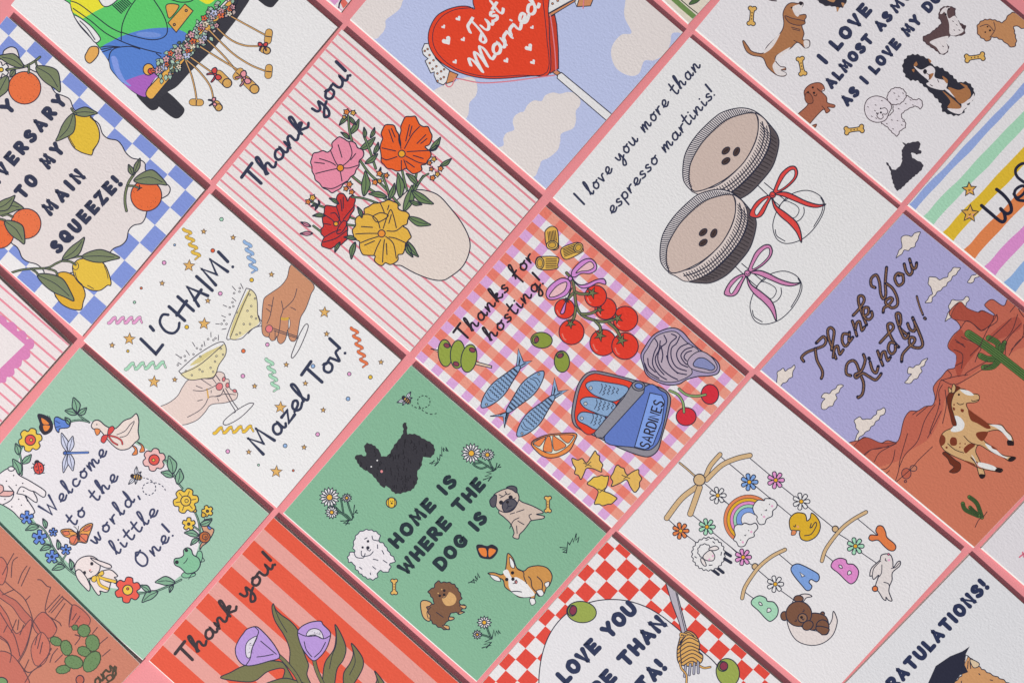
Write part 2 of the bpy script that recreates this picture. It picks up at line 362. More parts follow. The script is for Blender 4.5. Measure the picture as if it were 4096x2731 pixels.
def text(font, s, x0, y0, x1, y1, h, wd, col=INK, gap=.3, slant=0.0, jitter=0.0, taper=0):
    adv = [font[c][0] for c in s]; tot = sum(adv)+gap*(len(s)-1)
    ln = math.hypot(x1-x0, y1-y0); ex, ey = (x1-x0)/ln, (y1-y0)/ln
    k = ln/tot                                   # advance scale; heights are free
    x = 0; rnd = random.Random(len(s))
    for c, a in zip(s, adv):
        dy = rnd.uniform(-jitter, jitter)*h
        for st in font[c][1].split(';'):
            if not st: continue
            mode = st[0]; p = pts(st[1:] if mode in '|~.' and not (mode == '.' and st[1] != '.' and False) else st) if mode != '.' else pts(st)
            w2 = min(k, h*1.15) if mode == '.' else k
            q = [(x0+ex*k*(x+px_)+ey*(py_*h+dy)+ex*slant*py_*h, y0+ey*k*(x+px_)-ex*(py_*h+dy)+ey*slant*py_*h) for px_, py_ in p]
            if len(q) == 1: C(col, q[0][0], q[0][1], wd*.55, wd=0); CUR['z'] -= STEP
            else:
                rib(spline(q, False, 7) if mode == '~' else q, wd*(1.22 if mode == '|' and font is not BOLD else 1), col)
                if mode == '|' and wd > 12:
                    for b in q[1:-1]: C(col, b[0], b[1], wd*.5, wd=0); CUR['z'] -= STEP*.5
            CUR['z'] += STEP*.05
        x += a+gap
    up()
def rope(s, wd=27):
    p = spline(pts(s), False, 8); rib(p, wd, '23233a'); up()
    acc = 0; seg = []; on = True
    d = [0]
    for i in range(1, len(p)): d.append(d[-1]+math.hypot(p[i][0]-p[i-1][0], p[i][1]-p[i-1][1]))
    x = 5
    while x < d[-1]-4:
        i = next(k for k in range(len(d)) if d[k] >= x); a, b = p[i-1], p[i]
        l = math.hypot(b[0]-a[0], b[1]-a[1]) or 1; tx, ty = (b[0]-a[0])/l, (b[1]-a[1])/l
        f = (x-d[i-1]); cx, cy = a[0]+tx*f, a[1]+ty*f
        k = wd*.21
        rib([(cx-tx*3.5+ty*k, cy-ty*3.5-tx*k), (cx+tx*3.5-ty*k, cy+ty*3.5+tx*k)], 4.8, 'a87c54', cap=False, exact=True)
        x += 11
    up()
# ---------------------------------------------------------------- surface
mb = MB(); S = 3.0
mb.add([(-S, -S, 0), (S, -S, 0), (S, S, 0), (-S, S, 0)], [(0, 1, 2, 3)], (1, 1, 1, 1))
ts = mb.build('table_surface', BACK); ts['kind'] = 'structure'; ts['label'] = 'flat sheet of salmon pink paper under the cards'
OL = '6f7a58'
# ---------------------------------------------------------------- wedding van card
card('van', 'white card with a rainbow van trailing corks on strings behind its flower garland', L=(40, 22), R=(1351, 111), B=(840, 720), bg='e6e4e2', opening=.0038)
T(0, 0)
P('tyre')
F('36363e', '1090,760 1170,770 1235,790 1270,850 1240,882 1190,870', 0)
P('tyre', 2)
F('36363e', '1225,700 1340,738 1450,840 1476,880 1460,920 1420,950 1370,935 1280,862 1190,790', 0)
P('tyre')
F('36363e', '2040,-40 2110,40 2165,62 2200,40 2240,-40', 0)
P('underside', 6)
F('3a3a42', '1200,800 1380,560 1560,360 1730,170 1880,0 2000,-20 1940,90 1860,200 1700,400 1530,570 1420,690 1345,736 1270,790', 0)
P('van_body', 10)
F('5cc46a', '568,-60 566,40 580,100 640,210 760,340 805,395 870,490 885,550 930,610 990,670 1080,745 1165,778 1180,720 1230,640 1300,540 1420,380 1600,180 1760,-60', 5)
F('eadb38', '568,-60 567,40 582,100 665,150 760,95 900,25 1000,-60', 0, 0)
F('eadb38', '1570,-30 1640,30 1690,25 1740,-40', 0)
F('567fca', '807,392 900,328 1020,275 1160,238 1290,225 1400,232 1500,290 1380,430 1290,590 1180,592 1060,625 990,666 930,606 887,548 873,490', 0)
F('a663b9', '990,668 1060,625 1180,592 1290,590 1230,640 1180,720 1163,776 1080,742', 0)
F('8097dc', '890,470 915,450 940,480 960,560 1000,640 1050,690 1000,672 930,600', 0)
C('7290d2', 1190, 280, 100, 22, 3, 0)
P('headlamp', 22); F('e6e2e2', '592,126 640,145 720,205 775,265 803,310 795,330 760,342 700,270 630,190'); L('640,170 700,230 760,320')
P('window', 22); F('e6e2e2', '795,-30 815,40 860,55 920,20 950,-30')
P('body_line', 22)
for s in ('565,10 640,40 760,130 880,220 970,265', '585,70 720,165 850,270 1000,345 1150,395 1290,430', '1085,0 1030,80 985,180 972,250 970,325', '975,262 1080,295 1200,320 1290,310 1335,270 1335,200 1300,110 1230,0',
          '870,490 880,430 910,395 960,380 1050,375 1120,395', '805,380 870,372 960,378', '810,398 880,385 940,380', '820,418 890,395', '1370,0 1440,20 1520,15 1560,-10', '1250,430 1290,460'): L(s, z=.3)
for i in range(8): L([(903+14*i, 45-8*i), (972+11*i, 110-11*i)], 6)
P('luggage', 24); F('d9a350', '1345,185 1480,35 1545,90 1410,262', 5, 0); C('d9a350', 1490, 87, 9); C('d9a350', 1395, 200, 9); F('d9a350', '1330,45 1380,33 1432,55 1360,148 1335,100', 5)
P('indicator', 24); F('dca659', '722,380 770,375 790,400 780,450 725,507 690,490 680,455 695,420')
P('bumper', 26); F('e0ab52', '1168,745 1195,695 1240,650 1800,40 1860,-10 1900,-10 1890,40 1850,40 1280,725 1220,792 1180,780'); C('e0ab52', 1188, 558, 42, 46); C('d8483c', 1208, 572, 24)
P('string', 30)
for s in ('1790,100 1950,190 2125,285', '1700,190 1830,310 1950,365 2070,372', '1670,240 1850,420 2000,520 2120,570', '1625,290 1780,440 1900,580 1960,630', '1560,350 1750,470 1900,560', '1510,450 1650,550 1760,630', '1490,480 1590,570 1680,690 1708,800', '1480,475 1530,600 1560,720 1572,800'):
    band('cfa266', s, 11, 3.5)
def cork(x0, y0, x1, y1, wd, cap=0):
    band('d2a45c', [(x0, y0), (x1, y1)], wd, 5, sm=0)
    if cap: C('d2a45c', x1, y1, wd*.5)
    else: L([((x0+x1)/2-(y1-y0)*.33, (y0+y1)/2+(x1-x0)*.33), ((x0+x1)/2+(y1-y0)*.33, (y0+y1)/2-(x1-x0)*.33)])
for i, a in enumerate(((2152, 262, 2142, 328, 56), (2152, 545, 2146, 605, 56), (1540, 820, 1602, 823, 54), (1922, 575, 1890, 615, 56), (1750, 600, 1818, 668, 72, 1), (1965, 645, 2036, 715, 72, 1), (2105, 395, 2135, 408, 58, 1), (1730, 835, 1750, 862, 58, 1))):
    P('cork', 40); cork(*a)
for x, y, s, r, c in ((1722, 600, 52, 60, 'cf4a48'), (1955, 628, 56, 60, 'e2949c'), (2103, 366, 38, 0, 'cf4a48'), (1708, 818, 34, 80, 'e2949c')):
    P('ribbon_bow', 52); bow(c, x, y, s, r)
P('flower_garland', 40)
rnd = random.Random(3)
ax, ay, bx, by = 1255, 615, 1880, -20
for k in range(150):
    t = rnd.random(); s = rnd.uniform(-82, 70)*(1-.25*abs(t-.5))
    x = ax+(bx-ax)*t-s*.7; y = ay+(by-ay)*t-s*.7; an = rnd.random()*6.3; r = rnd.uniform(30, 50)
    leaf(rnd.choice(['9fbda8', 'a9c6b2', '8fb09c', '9fbda8', '5d6b54', 'b9a7a2', 'a4c0ac']), x, y, x+r*math.cos(an), y+r*math.sin(an), .34, 3.5, vein=0); CUR['z'] -= STEP*1.4
up(); up()
for k in range(32):
    t = (k+.5)/32; s = rnd.uniform(-72, 62); x = ax+(bx-ax)*t-s*.7; y = ay+(by-ay)*t-s*.7
    c = ['dd6e40', 'd79ea6', 'cdb0b0', 'b9c0dc', 'dd6e40', 'd8a0a8', 'e2d6bc'][k % 7]; r = rnd.uniform(20, 32)
    flower(c, x, y, r, 5, '5a4438' if c == 'dd6e40' else 'e6cf8a', r*.2, rnd.random()*90, .62, 3.2); CUR['z'] -= STEP*2.6
# ---------------------------------------------------------------- citrus anniversary card
card('ann', 'citrus anniversary card with a blue and white check border around oranges and lemons', Tp=(30, 67), R=(820, 760), B=(325, 1346), bg='e4e0e0', opening=.0041)
T(0, 1)
for i in range(-22, 3):
    for j in range(-12, 14):
        if (i+j) % 2 == 0:
            V = lambda a, b: px((1482+a*141.2-b*121.5, 222+a*123.3+b*140.5))
            raw([V(i, j), V(i+1, j), V(i+1, j+1), V(i, j+1)], '7d90d0')
up()
T(0, 0)
def cat(*a): return [(x, y+dy) for s, dy in a for x, y in pts(s)]
WAVE = cat(('-900,600 -500,300 -100,480 10,470 30,410 85,378 135,400 170,500 250,560 330,600 400,680 445,745 510,770 560,800 595,880 680,930 750,960 795,1000 820,1070 865,1110 935,1125 975,1165 1005,1220 1055,1265 1120,1280 1160,1310 1172,1375', 0),
           ('1290,170 1340,180 1362,215 1345,260 1295,290 1200,340 1175,395 1160,450 1130,490 1070,505 1030,545 1012,620 970,665 910,690 865,740 800,820 500,900 370,905 350,870 330,845 290,815 220,795 175,760 150,700 100,655 -100,560 -900,900', 1298))
F('dad2d0', WAVE, 6)
T(0, 0)
P('lettering')
kw = dict(col='33384f', gap=.7, jitter=.02)
text(BOLD, 'HAPPY', -310, 1340, 118, 860, 84, 36, **kw)
T(0, 1); text(BOLD, 'ANNIVERSARY', -240, 440, 522, -480, 84, 36, **kw)
text(BOLD, 'TO MY', 190, 285, 505, -92, 84, 36, **kw)
text(BOLD, 'MAIN', 405, 415, 668, 122, 84, 36, **kw)
text(BOLD, 'SQUEEZE!', 468, 720, 965, 175, 84, 36, **kw)
def citrus(nm, col, cx, cy, rx, ry=None, rot=0, dots=1, lift=0):
    P(nm, 8+lift); C(col, cx, cy, rx, ry, rot)
    rr = random.Random(int(cx))
    if dots:
        for k in range(34):
            an = rr.uniform(0, 6.28); q = rr.uniform(.55, .93)
            if math.cos(an-.8) > .1 or math.cos(an+2) > .5:
                C('5a3c34', cx+rx*q*math.cos(an), cy+(ry or rx)*q*math.sin(an), 2.6, wd=0); CUR['z'] -= STEP
T(0, 0)
P('twig', 6); stem('60,560 180,540 230,520 280,490 320,458', 15, OL); stem('230,520 232,550 228,585', 13, OL); stem('285,490 290,515 300,535', 11, OL)
citrus('orange', 'dd6f42', 197, 705, 130)
P('leaf', 20); leaf('757f60', 290, 535, 480, 738, .24, bend=-.12); leaf('757f60', 190, 540, -20, 455, .2, bend=.1); leaf('757f60', 60, 610, -40, 800, .25); leaf('757f60', 120, 560, 80, 620, .3)
P('blossom', 22); flower('e4dfdc', 10, 560, 62, 5, 'd9b640', 18)
P('lemon', 8); F('d9b63c', '590,930 640,905 720,930 770,990 795,1060 790,1130 750,1200 735,1240 715,1240 650,1220 590,1180 545,1100 533,1030 550,970')
L('545,1020 548,1060 560,1110 600,1180', 4); L('720,940 760,975', 4); L('740,1205 770,1165', 4)
P('leaf', 20); leaf('757f60', 590, 905, 780, 908, .2, bend=-.05); leaf('757f60', 590, 910, 448, 1130, .2, bend=-.1); stem('570,870 590,900 610,915', 11, OL)
T(0, 1)
P('twig', 6); stem('1110,10 1075,90 1030,160 1005,240 1000,320 1012,390', 17, OL)
citrus('orange', 'dd6a3c', 1170, 268, 124)
P('leaf', 22); leaf('757f60', 1070, 145, 1335, 182, .22, bend=-.16); leaf('757f60', 1065, 105, 1028, 20, .24); leaf('757f60', 1075, 90, 1120, -30, .18); stem('1025,190 1070,192 1115,210', 12, OL); L('1115,185 1118,212 1098,228'); L('1135,205 1112,212')
citrus('orange', 'dd7046', 208, 492, 120)
citrus('orange', 'dd6a3c', -5, 575, 115, lift=12)
P('leaf', 40); leaf('757f60', -40, 420, 190, 370, .25, bend=-.2); leaf('757f60', -60, 380, 120, 268, .2, bend=.1); leaf('757f60', 40, 470, 195, 655, .24, bend=-.1); stem('20,430 60,420 100,438', 12, OL); stem('-20,450 40,465', 12, OL)
P('lemon', 8); F('d7a938', '440,920 470,885 530,880 600,915 660,990 682,1060 665,1120 655,1170 630,1182 560,1170 490,1130 440,1060 425,990'); L('440,1070 490,1130 550,1165', 4)
P('lemon', 14); F('dcb944', '580,840 600,800 640,775 720,770 800,790 850,840 885,940 885,985 860,985 800,1025 720,1020 650,980 600,920'); L('835,830 855,880 865,930', 4); L('700,985 750,1012', 4); L('600,880 620,940 660,980', 4); C('dcb944', 605, 830, 24, 30, wd=4)
P('twig', 28); stem('78,888 170,862 260,852 380,845 450,810 520,780 600,758 660,755', 13, OL); stem('370,850 440,870 460,905', 12, OL); stem('500,790 560,795 605,820', 12, OL)
P('leaf', 34); leaf('757f60', 655, 755, 958, 765, .17, bend=-.03); leaf('757f60', 500, 780, 675, 602, .17, bend=.08); leaf('757f60', 300, 900, 592, 1108, .18, bend=-.07); stem('250,855 290,880 305,905', 11, OL)
# ---------------------------------------------------------------- striped flower card
card('flow', 'pink striped thank you card with a cream vase of pink, orange, red and yellow flowers', L=(862, 740), Tp=(1368, 120), R=(2153, 799), B=(1638, 1409), bg='e3dcda')
for i in range(20):
    u = .972-i*.0493; UV('dc8793', u-.0052, u+.0052, -.01, 1.01)
up()
T(1, 0)
P('lettering'); text(SCR, 'Thank you!', 105, 1512, 880, 580, 158, 23, col='33384f', gap=.06)
P('vase'); T(1, 1); F('dcd0c7', '1350,225 1450,225 1560,265 1660,370 1750,490 1810,620 1805,730 1750,840 1650,920 1590,945 1500,935 1380,890 1270,830 1190,780 1180,400 1290,250', 6)
GR = '6a8258'
T(1, 0)
P('stem', 8)
for s in ('925,1270 1010,1390 1120,1490 1250,1640', '860,1400 960,1480 1150,1600', '1270,1360 1290,1450 1310,1520', '1385,1390 1370,1480 1350,1560', '1440,1410 1390,1490 1330,1620', '840,930 850,1050 870,1130', '970,1100 1010,1200 1060,1350', '1110,1400 1150,1500 1170,1580', '1500,1195 1470,1230'): stem(s, 15, GR)
T(1, 1)
for s in ('540,315 600,345 660,365', '850,440 920,462', '830,500 890,508', '560,510 620,555', '870,280 960,290 1080,330', '1480,95 1440,120 1390,185'): stem(s, 12, GR)
P('leaf', 14)
T(1, 0)
for a in ((840, 935, 768, 1005), (850, 935, 905, 1000), (855, 1075, 925, 955), (850, 1115, 780, 1060), (935, 1200, 1055, 1100), (970, 1110, 965, 1020), (1018, 1105, 1050, 1022), (1045, 1235, 1080, 1140), (975, 1310, 1075, 1232), (965, 1570, 975, 1370), (1395, 1480, 1303, 1390), (1495, 1205, 1577, 1100), (1497, 1208, 1563, 1160), (1575, 1330, 1665, 1270), (1085, 1380, 1100, 1340)): leaf(GR, *a, .17, bend=.06); CUR['z'] -= STEP*2
T(1, 1); CUR['z'] += STEP*4
for a in ((1165, 300, 1210, 170), (1255, 285, 1235, 85), (1285, 395, 1350, 185), (1150, 280, 1003, 255), (1350, 230, 1522, 335), (1330, 310, 1430, 340), (1320, 440, 1500, 502), (1310, 635, 1402, 757), (1300, 650, 1357, 760), (895, 640, 865, 775), (905, 618, 805, 600), (775, 640, 733, 722), (655, 430, 555, 430), (950, 445, 913, 358), (765, 335, 688, 290), (600, 340, 540, 355), (600, 345, 575, 385), (610, 340, 600, 305)): leaf(GR, *a, .16, bend=.06); CUR['z'] -= STEP*2
P('bud', 30)
for a in ((540, 515, 460, 480), (555, 570, 455, 572)): leaf('de8fa4', *a, .16)
T(1, 0)
P('pink_flower', 30)
F('e08ba2', rough('700,1210 720,1130 785,1098 835,1135 880,1130 905,1170 960,1210 965,1240 930,1290 928,1320 880,1400 830,1450 760,1520 710,1540 640,1500 580,1440 555,1370 542,1300 555,1240 600,1215 650,1212', 5, 34, True, 4), 6)
for s in ('700,1210 740,1300 777,1345', '845,1135 870,1220 850,1280 800,1325', '777,1370 790,1450', '580,1390 680,1365 750,1350', '930,1320 850,1345 800,1345', '610,1270 700,1300 740,1325', '760,1160 790,1260', '640,1500 720,1508 830,1450', '570,1300 650,1310', '900,1230 860,1280'): L(s, z=.2)
C('e08c2c', 777, 1345, 27)
P('orange_flower', 30)
F('e8602a', rough('1258,1180 1255,1080 1280,960 1340,930 1390,950 1415,1010 1465,1010 1500,1060 1505,1130 1450,1190 1500,1210 1495,1260 1460,1310 1430,1320 1415,1380 1340,1385 1305,1345 1270,1368 1200,1362 1130,1330 1102,1270 1102,1210 1090,1185 1110,1130 1110,1040 1150,1000 1200,1005 1240,1080', 5, 34, True, 4), 6)
for s in ('1262,1190 1245,1090 1240,1075', '1290,1190 1350,1080 1410,1015', '1310,1215 1400,1210 1490,1205', '1300,1250 1400,1300 1460,1310', '1285,1280 1310,1350', '1265,1285 1265,1360', '1230,1255 1150,1280 1110,1265', '1220,1210 1110,1185', '1165,1040 1200,1140', '1185,1030 1215,1100', '1330,1000 1300,1130', '1350,1010 1330,1090', '1460,1080 1390,1150', '1470,1110 1420,1150', '1360,1245 1440,1270', '1300,1290 1370,1340'): L(s, z=.2)
C('e3a232', 1268, 1232, 28)
T(1, 1)
P('red_flower', 30)
F('c23734', rough('770,240 810,260 830,310 870,262 890,280 890,350 860,430 830,480 835,560 830,620 770,660 690,690 640,680 625,640 650,600 615,570 630,530 640,490 630,430 655,400 645,360 690,345 745,355 750,290', 5, 34, True, 4), 6)
for s in ('745,355 770,440 760,480', '890,350 830,420 800,460', '700,410 740,410 780,480', '650,420 710,460 730,490', '640,490 700,500', '650,600 720,560 780,540', '640,640 740,610 830,545', '760,520 800,470 830,490 790,560 750,570 760,520', '800,280 800,370', '780,300 790,390'): L(s, z=.2)
C('e8a030', 742, 493, 18)
P('yellow_flower', 40)
F('dcae46', rough('1100,320 1170,305 1230,330 1250,390 1300,390 1325,430 1310,490 1280,505 1330,560 1340,600 1300,660 1290,720 1245,740 1235,780 1200,815 1130,810 1095,828 1055,800 1048,740 1000,750 950,730 930,690 935,650 885,600 875,550 900,490 900,440 960,420 975,370 1040,335', 5, 34, True, 4), 6)
for s in ('1095,325 1120,380 1130,410', '960,420 1010,420 1070,460 1095,530', '900,575 980,570 1075,570', '940,645 1000,620 1080,595', '1045,745 1070,680 1100,620', '1115,800 1120,700 1130,620', '1225,770 1200,650 1140,595', '1310,650 1220,610 1165,600', '1150,550 1220,550 1280,505', '1225,525 1205,440 1180,380 1150,440 1120,530', '1040,430 1100,405 1160,430 1080,480 1040,450 1040,430', '945,515 1035,522', '970,665 1050,630', '1145,650 1150,740', '1165,345 1155,380', '1185,420 1165,490'): L(s, z=.2)
C('e8903a', 1107, 571, 29)
T(1, 0)
SF = ((827, 898, 28, 0), (880, 905, 24, 1), (808, 940, 18, 1), (1090, 1390, 28, 0), (1145, 1405, 24, 0), (1055, 1460, 27, 0), (1092, 1450, 22, 1), (1525, 1275, 23, 1), (1490, 1305, 22, 0), (1505, 1355, 20, 0), (1578, 1350, 25, 0), (1553, 1395, 23, 1), (1515, 1425, 25, 0), (850, 1476, 27, 0), (822, 1511, 23, 0), (868, 1538, 24, 0), (555, 1583, 28, 1), (520, 1616, 25, 0))
for x, y, r, c in SF:
    P('small_blossom', 60); star('e4b04c' if c else 'e0863e', x, y, r, 10*c, 5, .6, INK); C(INK, x, y, 4, wd=0)
# ---------------------------------------------------------------- wedding heart card
card('jm', 'lavender blue card with a red heart sign reading Just Married among cream clouds', L=(1398, 80), R=(2731, 131), B=(2181, 760), bg='b6c0e8', opening=.0033)
T(1, 0)
P('cloud')
F('ddd6d3', '800,120 960,-40 1270,-40 1272,20 1250,75 1190,125 1140,165 1138,220 1105,275 1030,305', 0)
P('cloud')
F('ddd6d3', '1520,745 1590,690 1690,655 1760,625 1840,625 1872,690 1862,765 1812,822 1806,880 1795,930 1755,950 1630,840', 0)
T(2, 0); P('cloud')
F('ddd6d3', '80,1215 135,1165 135,1110 160,1065 220,1040 210,980 225,930 270,900 300,892 330,840 380,805 440,810 470,765 530,742 590,752 650,738 710,750 750,800 745,850 715,890 715,970 690,1030 600,1070 590,1130 570,1200 500,1262 440,1290 420,1340 350,1415', 0)
P('cloud')
F('ddd6d3', '1150,-40 1105,60 1108,150 1160,265 1080,280 1010,360 998,450 1040,550 1140,607 1220,590 1262,490 1340,485 1430,430 1470,350 1482,275 1530,262 1600,262 1400,-40', 0)
P('ribbon')
T(1, 0); F('e4e2e2', '1430,400 1450,352 1490,350 1540,470 1600,530 1655,570 1645,640 1600,682 1550,660 1526,605 1528,578 1500,587 1455,490 1478,472 1440,440', 5, 0)
for x, y in ((1452, 410), (1475, 395), (1490, 443), (1492, 507), (1522, 485), (1515, 553), (1545, 533), (1607, 557), (1583, 573), (1553, 590), (1605, 620), (1580, 633), (1555, 650)): C('cb8a66', x, y, 8, wd=3); CUR['z'] -= STEP*2
CUR['z'] += STEP*3; F('cf8a5c', '1650,570 1718,598 1690,650 1622,672', 5, 0)
T(2, 0); P('ribbon'); F('e4e2e2', '452,-20 475,120 720,-20', 5, 0); F('cc8c62', '475,125 700,0 715,10 483,150', 5, 0); P('ribbon'); F('e4e2e2', '690,-20 722,55 760,-20', 5, 0); F('cc8c62', '722,57 832,50 860,-20 745,-20', 5, 0)
for x, y in ((490, 55), (528, 32), (570, 8)): C('cb8a66', x, y, 9, wd=3)
P('sign_post'); F('cc8c62', '525,578 560,560 600,590 575,614', 5, 0); F('e6e4e4', '600,582 1005,918 962,968 565,628 570,600', 5, 0)
P('heart_sign', 22)
F('c5402c', '480,150 545,120 562,200 575,400 577,552 555,562 510,590', 5, 0)
T(1, 0)
F('dd452a', '1850,75 1838,20 1850,-60 1950,-120 2400,-80 2440,100 2450,300 2450,585 2300,610 2000,632 1800,605 1640,540 1540,460 1486,360 1486,250 1540,140 1620,85 1720,55 1800,55', 5)
L('1840,65 1760,70 1680,85 1590,135 1530,220 1515,310 1535,395 1600,480 1700,550 1850,600 2000,615 2200,605 2430,578 2428,300 2395,-20', 4)
P('cord', 40); L('1618,675 1640,697 1670,685 1690,640 1720,632 1900,665 2100,655 2300,630 2490,604', 9, 'd9808c', z=1); T(2, 0); L('510,120 535,300 550,450 556,575', 9, 'd9808c')
L('780,-10 772,70', 9, 'd9808c')
T(1, 0)
for x, y, s in ((1722, 152, 22), (1603, 217, 17), (1630, 330, 38), (1760, 318, 19), (1695, 497, 19), (2105, 487, 22), (2287, 385, 33), (2312, 222, 16), (2318, 500, 22)):
    P('small_heart', 34, under='heart_sign'); heart('e8e4e4', x, y, s, -35)
P('lettering', 34)
for dx in (0, 7, 13): text(SIGN, 'Just', 1880+dx, 318+dx*.5, 2085+dx, 78+dx*.5, 150, 12, 'ece8e8', gap=.0, slant=.1)
for dx in (0, 7, 13): text(SIGN, 'Married', 1895+dx, 590+dx*.5, 2372+dx, 40+dx*.5, 150, 13, 'ece8e8', gap=.0, slant=.1)
# ---------------------------------------------------------------- coffee cocktail card
card('esp', 'white card with two coffee cocktails tied in red and pink bows under handwritten words', L=(2211, 791), Tp=(2758, 150), R=(3590, 836), B=(3017, 1475), bg='e6e5e6', opening=.0029)
T(2, 0)
P('lettering')
text(SCR, 'I love you more than', 778, 1638, 1715, 530, 116, 14.5, '343a54', gap=.16, slant=.1)
text(SCR, 'espresso martinis!', 1010, 1715, 1838, 748, 110, 14.5, '343a54', gap=.12, slant=.1)
def glass(dx, dy, lift):
    T(2, 0, dx, dy); P('cocktail_glass', lift)
    F('dcd6d6', '1570,1400 1580,1270 1620,1170 1700,1060 1820,945 1900,895 2020,866 2120,880 2200,930 2275,1010 2330,1090 2335,1180 2290,1330 2200,1450 2100,1550 1990,1605 1900,1610 1760,1570 1650,1530 1590,1470', 6)
    F('5b5356', '2262,1005 2330,1090 2336,1180 2290,1330 2200,1450 2100,1550 1990,1607 1900,1614 1800,1595 1960,1540 2100,1420 2210,1280 2270,1140', 5)
    F('d9ccc6', '1790,1600 1700,1560 1640,1520 1810,1500 1950,1410 2080,1270 2160,1110 2175,960 2150,905 2230,960 2268,1050 2262,1150 2205,1280 2095,1415 1950,1540', 5)
    F('cab7ad', '1620,1390 1640,1290 1720,1150 1820,1040 1920,960 2050,915 2140,905 2170,960 2170,1060 2130,1180 2050,1310 1930,1420 1810,1490 1720,1525 1655,1528 1625,1470', 6)
    hatch('1640,1510 1585,1440 1575,1330 1620,1180 1720,1050 1850,935 1980,880 2130,893', '1645,1495 1626,1430 1636,1300 1710,1165 1830,1040 1960,945 2070,912 2140,910', 58, 5)
    hatch('2180,960 2178,1060 2140,1190 2060,1320 1940,1435 1830,1500 1740,1530', '2262,1060 2262,1150 2205,1280 2095,1415 1950,1535 1860,1572 1790,1590', 34, 5, gap=(.12, 1))
    L('2205,975 2222,1050 2215,1120 2180,1220 2080,1360 1960,1470 1850,1530 1760,1555', 6); L('2240,1010 2248,1100 2200,1240 2100,1380 1960,1505 1840,1560', 5)
    hatch('2262,1060 2266,1150 2210,1280 2100,1415 1950,1540 1850,1580', '2325,1110 2330,1190 2285,1330 2200,1440 2090,1545 1950,1602', 22, 5, '3a3438', gap=(.05, .8))
    P('coffee_bean', lift+20, under='cocktail_glass')
    for x, y, r in ((1915, 1207, -40), (2000, 1215, -62), (1915, 1290, -35)): C('4a3a38', x, y, 37, 22, r, 5); L([(x-18*math.cos(math.radians(r)), y-18*math.sin(math.radians(r))), (x+18*math.cos(math.radians(r)), y+18*math.sin(math.radians(r)))], 4, '2a2226')
def foot(dx, dy):
    T(3, 1, dx, dy); P('glass_foot')
    F('e6e5e6', '350,560 345,480 390,360 470,270 560,232 640,230 720,270 757,340 740,420 680,520 600,600 520,640 440,650 380,620', 5)
    for s in ('215,180 340,300 400,352', '275,165 400,270 450,312', '388,380 400,355', '435,312 470,285'): L(s, 5)
    F('e6e5e6', '385,390 440,410 480,440 520,442 550,400 545,362 500,330 430,312', 4.5)
    for s in ('590,360 592,410 560,460 505,485', '725,285 745,330 730,410 670,515', '362,540 375,590 440,632'): L(s, 5)
def glassbow(col, dx, dy, hole='e6e5e6'):
    T(3, 1, dx, dy); P('ribbon_bow', 52)
    F(col, '345,250 375,160 410,90 470,40 520,38 540,85 520,140 460,200 395,238', 6); F(hole, '380,215 430,120 480,68 515,65 512,120 460,180 400,222', 5)
    F(col, '330,270 270,280 210,320 165,390 160,432 215,445 260,420 300,340', 6); F(hole, '200,385 260,312 305,288 265,350 215,425', 5)
    F(col, '360,255 430,240 500,260 600,310 700,340 765,338 700,362 620,352 520,312 430,275', 6); F(col, '335,280 350,360 400,430 470,490 530,560 570,642 565,560 530,480 450,410 370,350', 6)
    C(col, 340, 262, 24); L('325,262 345,272 355,258', 4)
foot(0, 0); foot(-182, 645)
glass(0, 0, 8); glass(-182, 652, 46)
glassbow('dd4a44', 0, 0); glassbow('cf86b2', -202, 627)
# ---------------------------------------------------------------- gingham food card
card('host', 'orange and lilac gingham hosting card with tomatoes, sardines, olives, oyster and pasta', L=(1658, 1433), Tp=(2181, 824), R=(2981, 1505), B=(2446, 2112), bg='e6e0e3')
nx = 20; du = 1/nx; dv = 1/26
for i in range(nx):
    for j in range(int(1/dv)+2):
        a = (i % 2 == 1); b = (j % 2 == 0)
        if a or b: UV('e07b6b' if a and b else ('e49683' if a else 'd3a4d3'), i*du, (i+1)*du, j*dv, min(1.01, (j+1)*dv))
up()
HI = '2b2530'
INK = HI
T(1, 1)
P('lettering'); text(SCR, 'Thanks for', 1772, 1432, 2335, 765, 122, 16, HI, gap=.13); text(SCR, 'hosting!', 1985, 1432, 2415, 955, 122, 16, HI, gap=.13)
T(2, 1)
P('pasta_tube'); F('d9ac52', '473,545 520,513 566,540 577,640 572,690 530,702 480,660 468,590'); hatch('485,560 555,545', '495,640 565,625', 6, 4.5, HI); C('e0bb5c', 525, 665, 46, 34, -5); C('caa044', 525, 663, 30, 22, -5, 4)
P('pasta_tube'); F('dcb254', '600,690 690,650 740,645 772,690 760,722 650,776 605,755'); hatch('610,690 625,760', '700,655 730,720', 6, 4.5, HI); C('e0bb5c', 735, 684, 34, 40, 35); C('caa044', 735, 684, 22, 28, 35, 4)
P('pasta_tube'); F('dcb254', '440,755 570,760 570,820 560,852 440,860 395,822 400,770'); hatch('475,765 475,850', '562,768 558,848', 6, 4.5, HI); C('e0bb5c', 427, 807, 33, 47, 0); C('caa044', 427, 807, 22, 34, 0, 4)
for n, (x, y, r) in enumerate(((1110, 1252, 100), (953, 1172, 86), (873, 1072, 87), (625, 1172, 80), (680, 1358, 100), (932, 1442, 105), (1108, 1470, 106))):
    P('tomato', 3*n); C('db3c2c', x, y, r); L([(x-r*.75, y+r*.15), (x-r*.6, y+r*.5), (x-r*.45, y+r*.62)], 7, 'e8786a')
P('vine', 26)
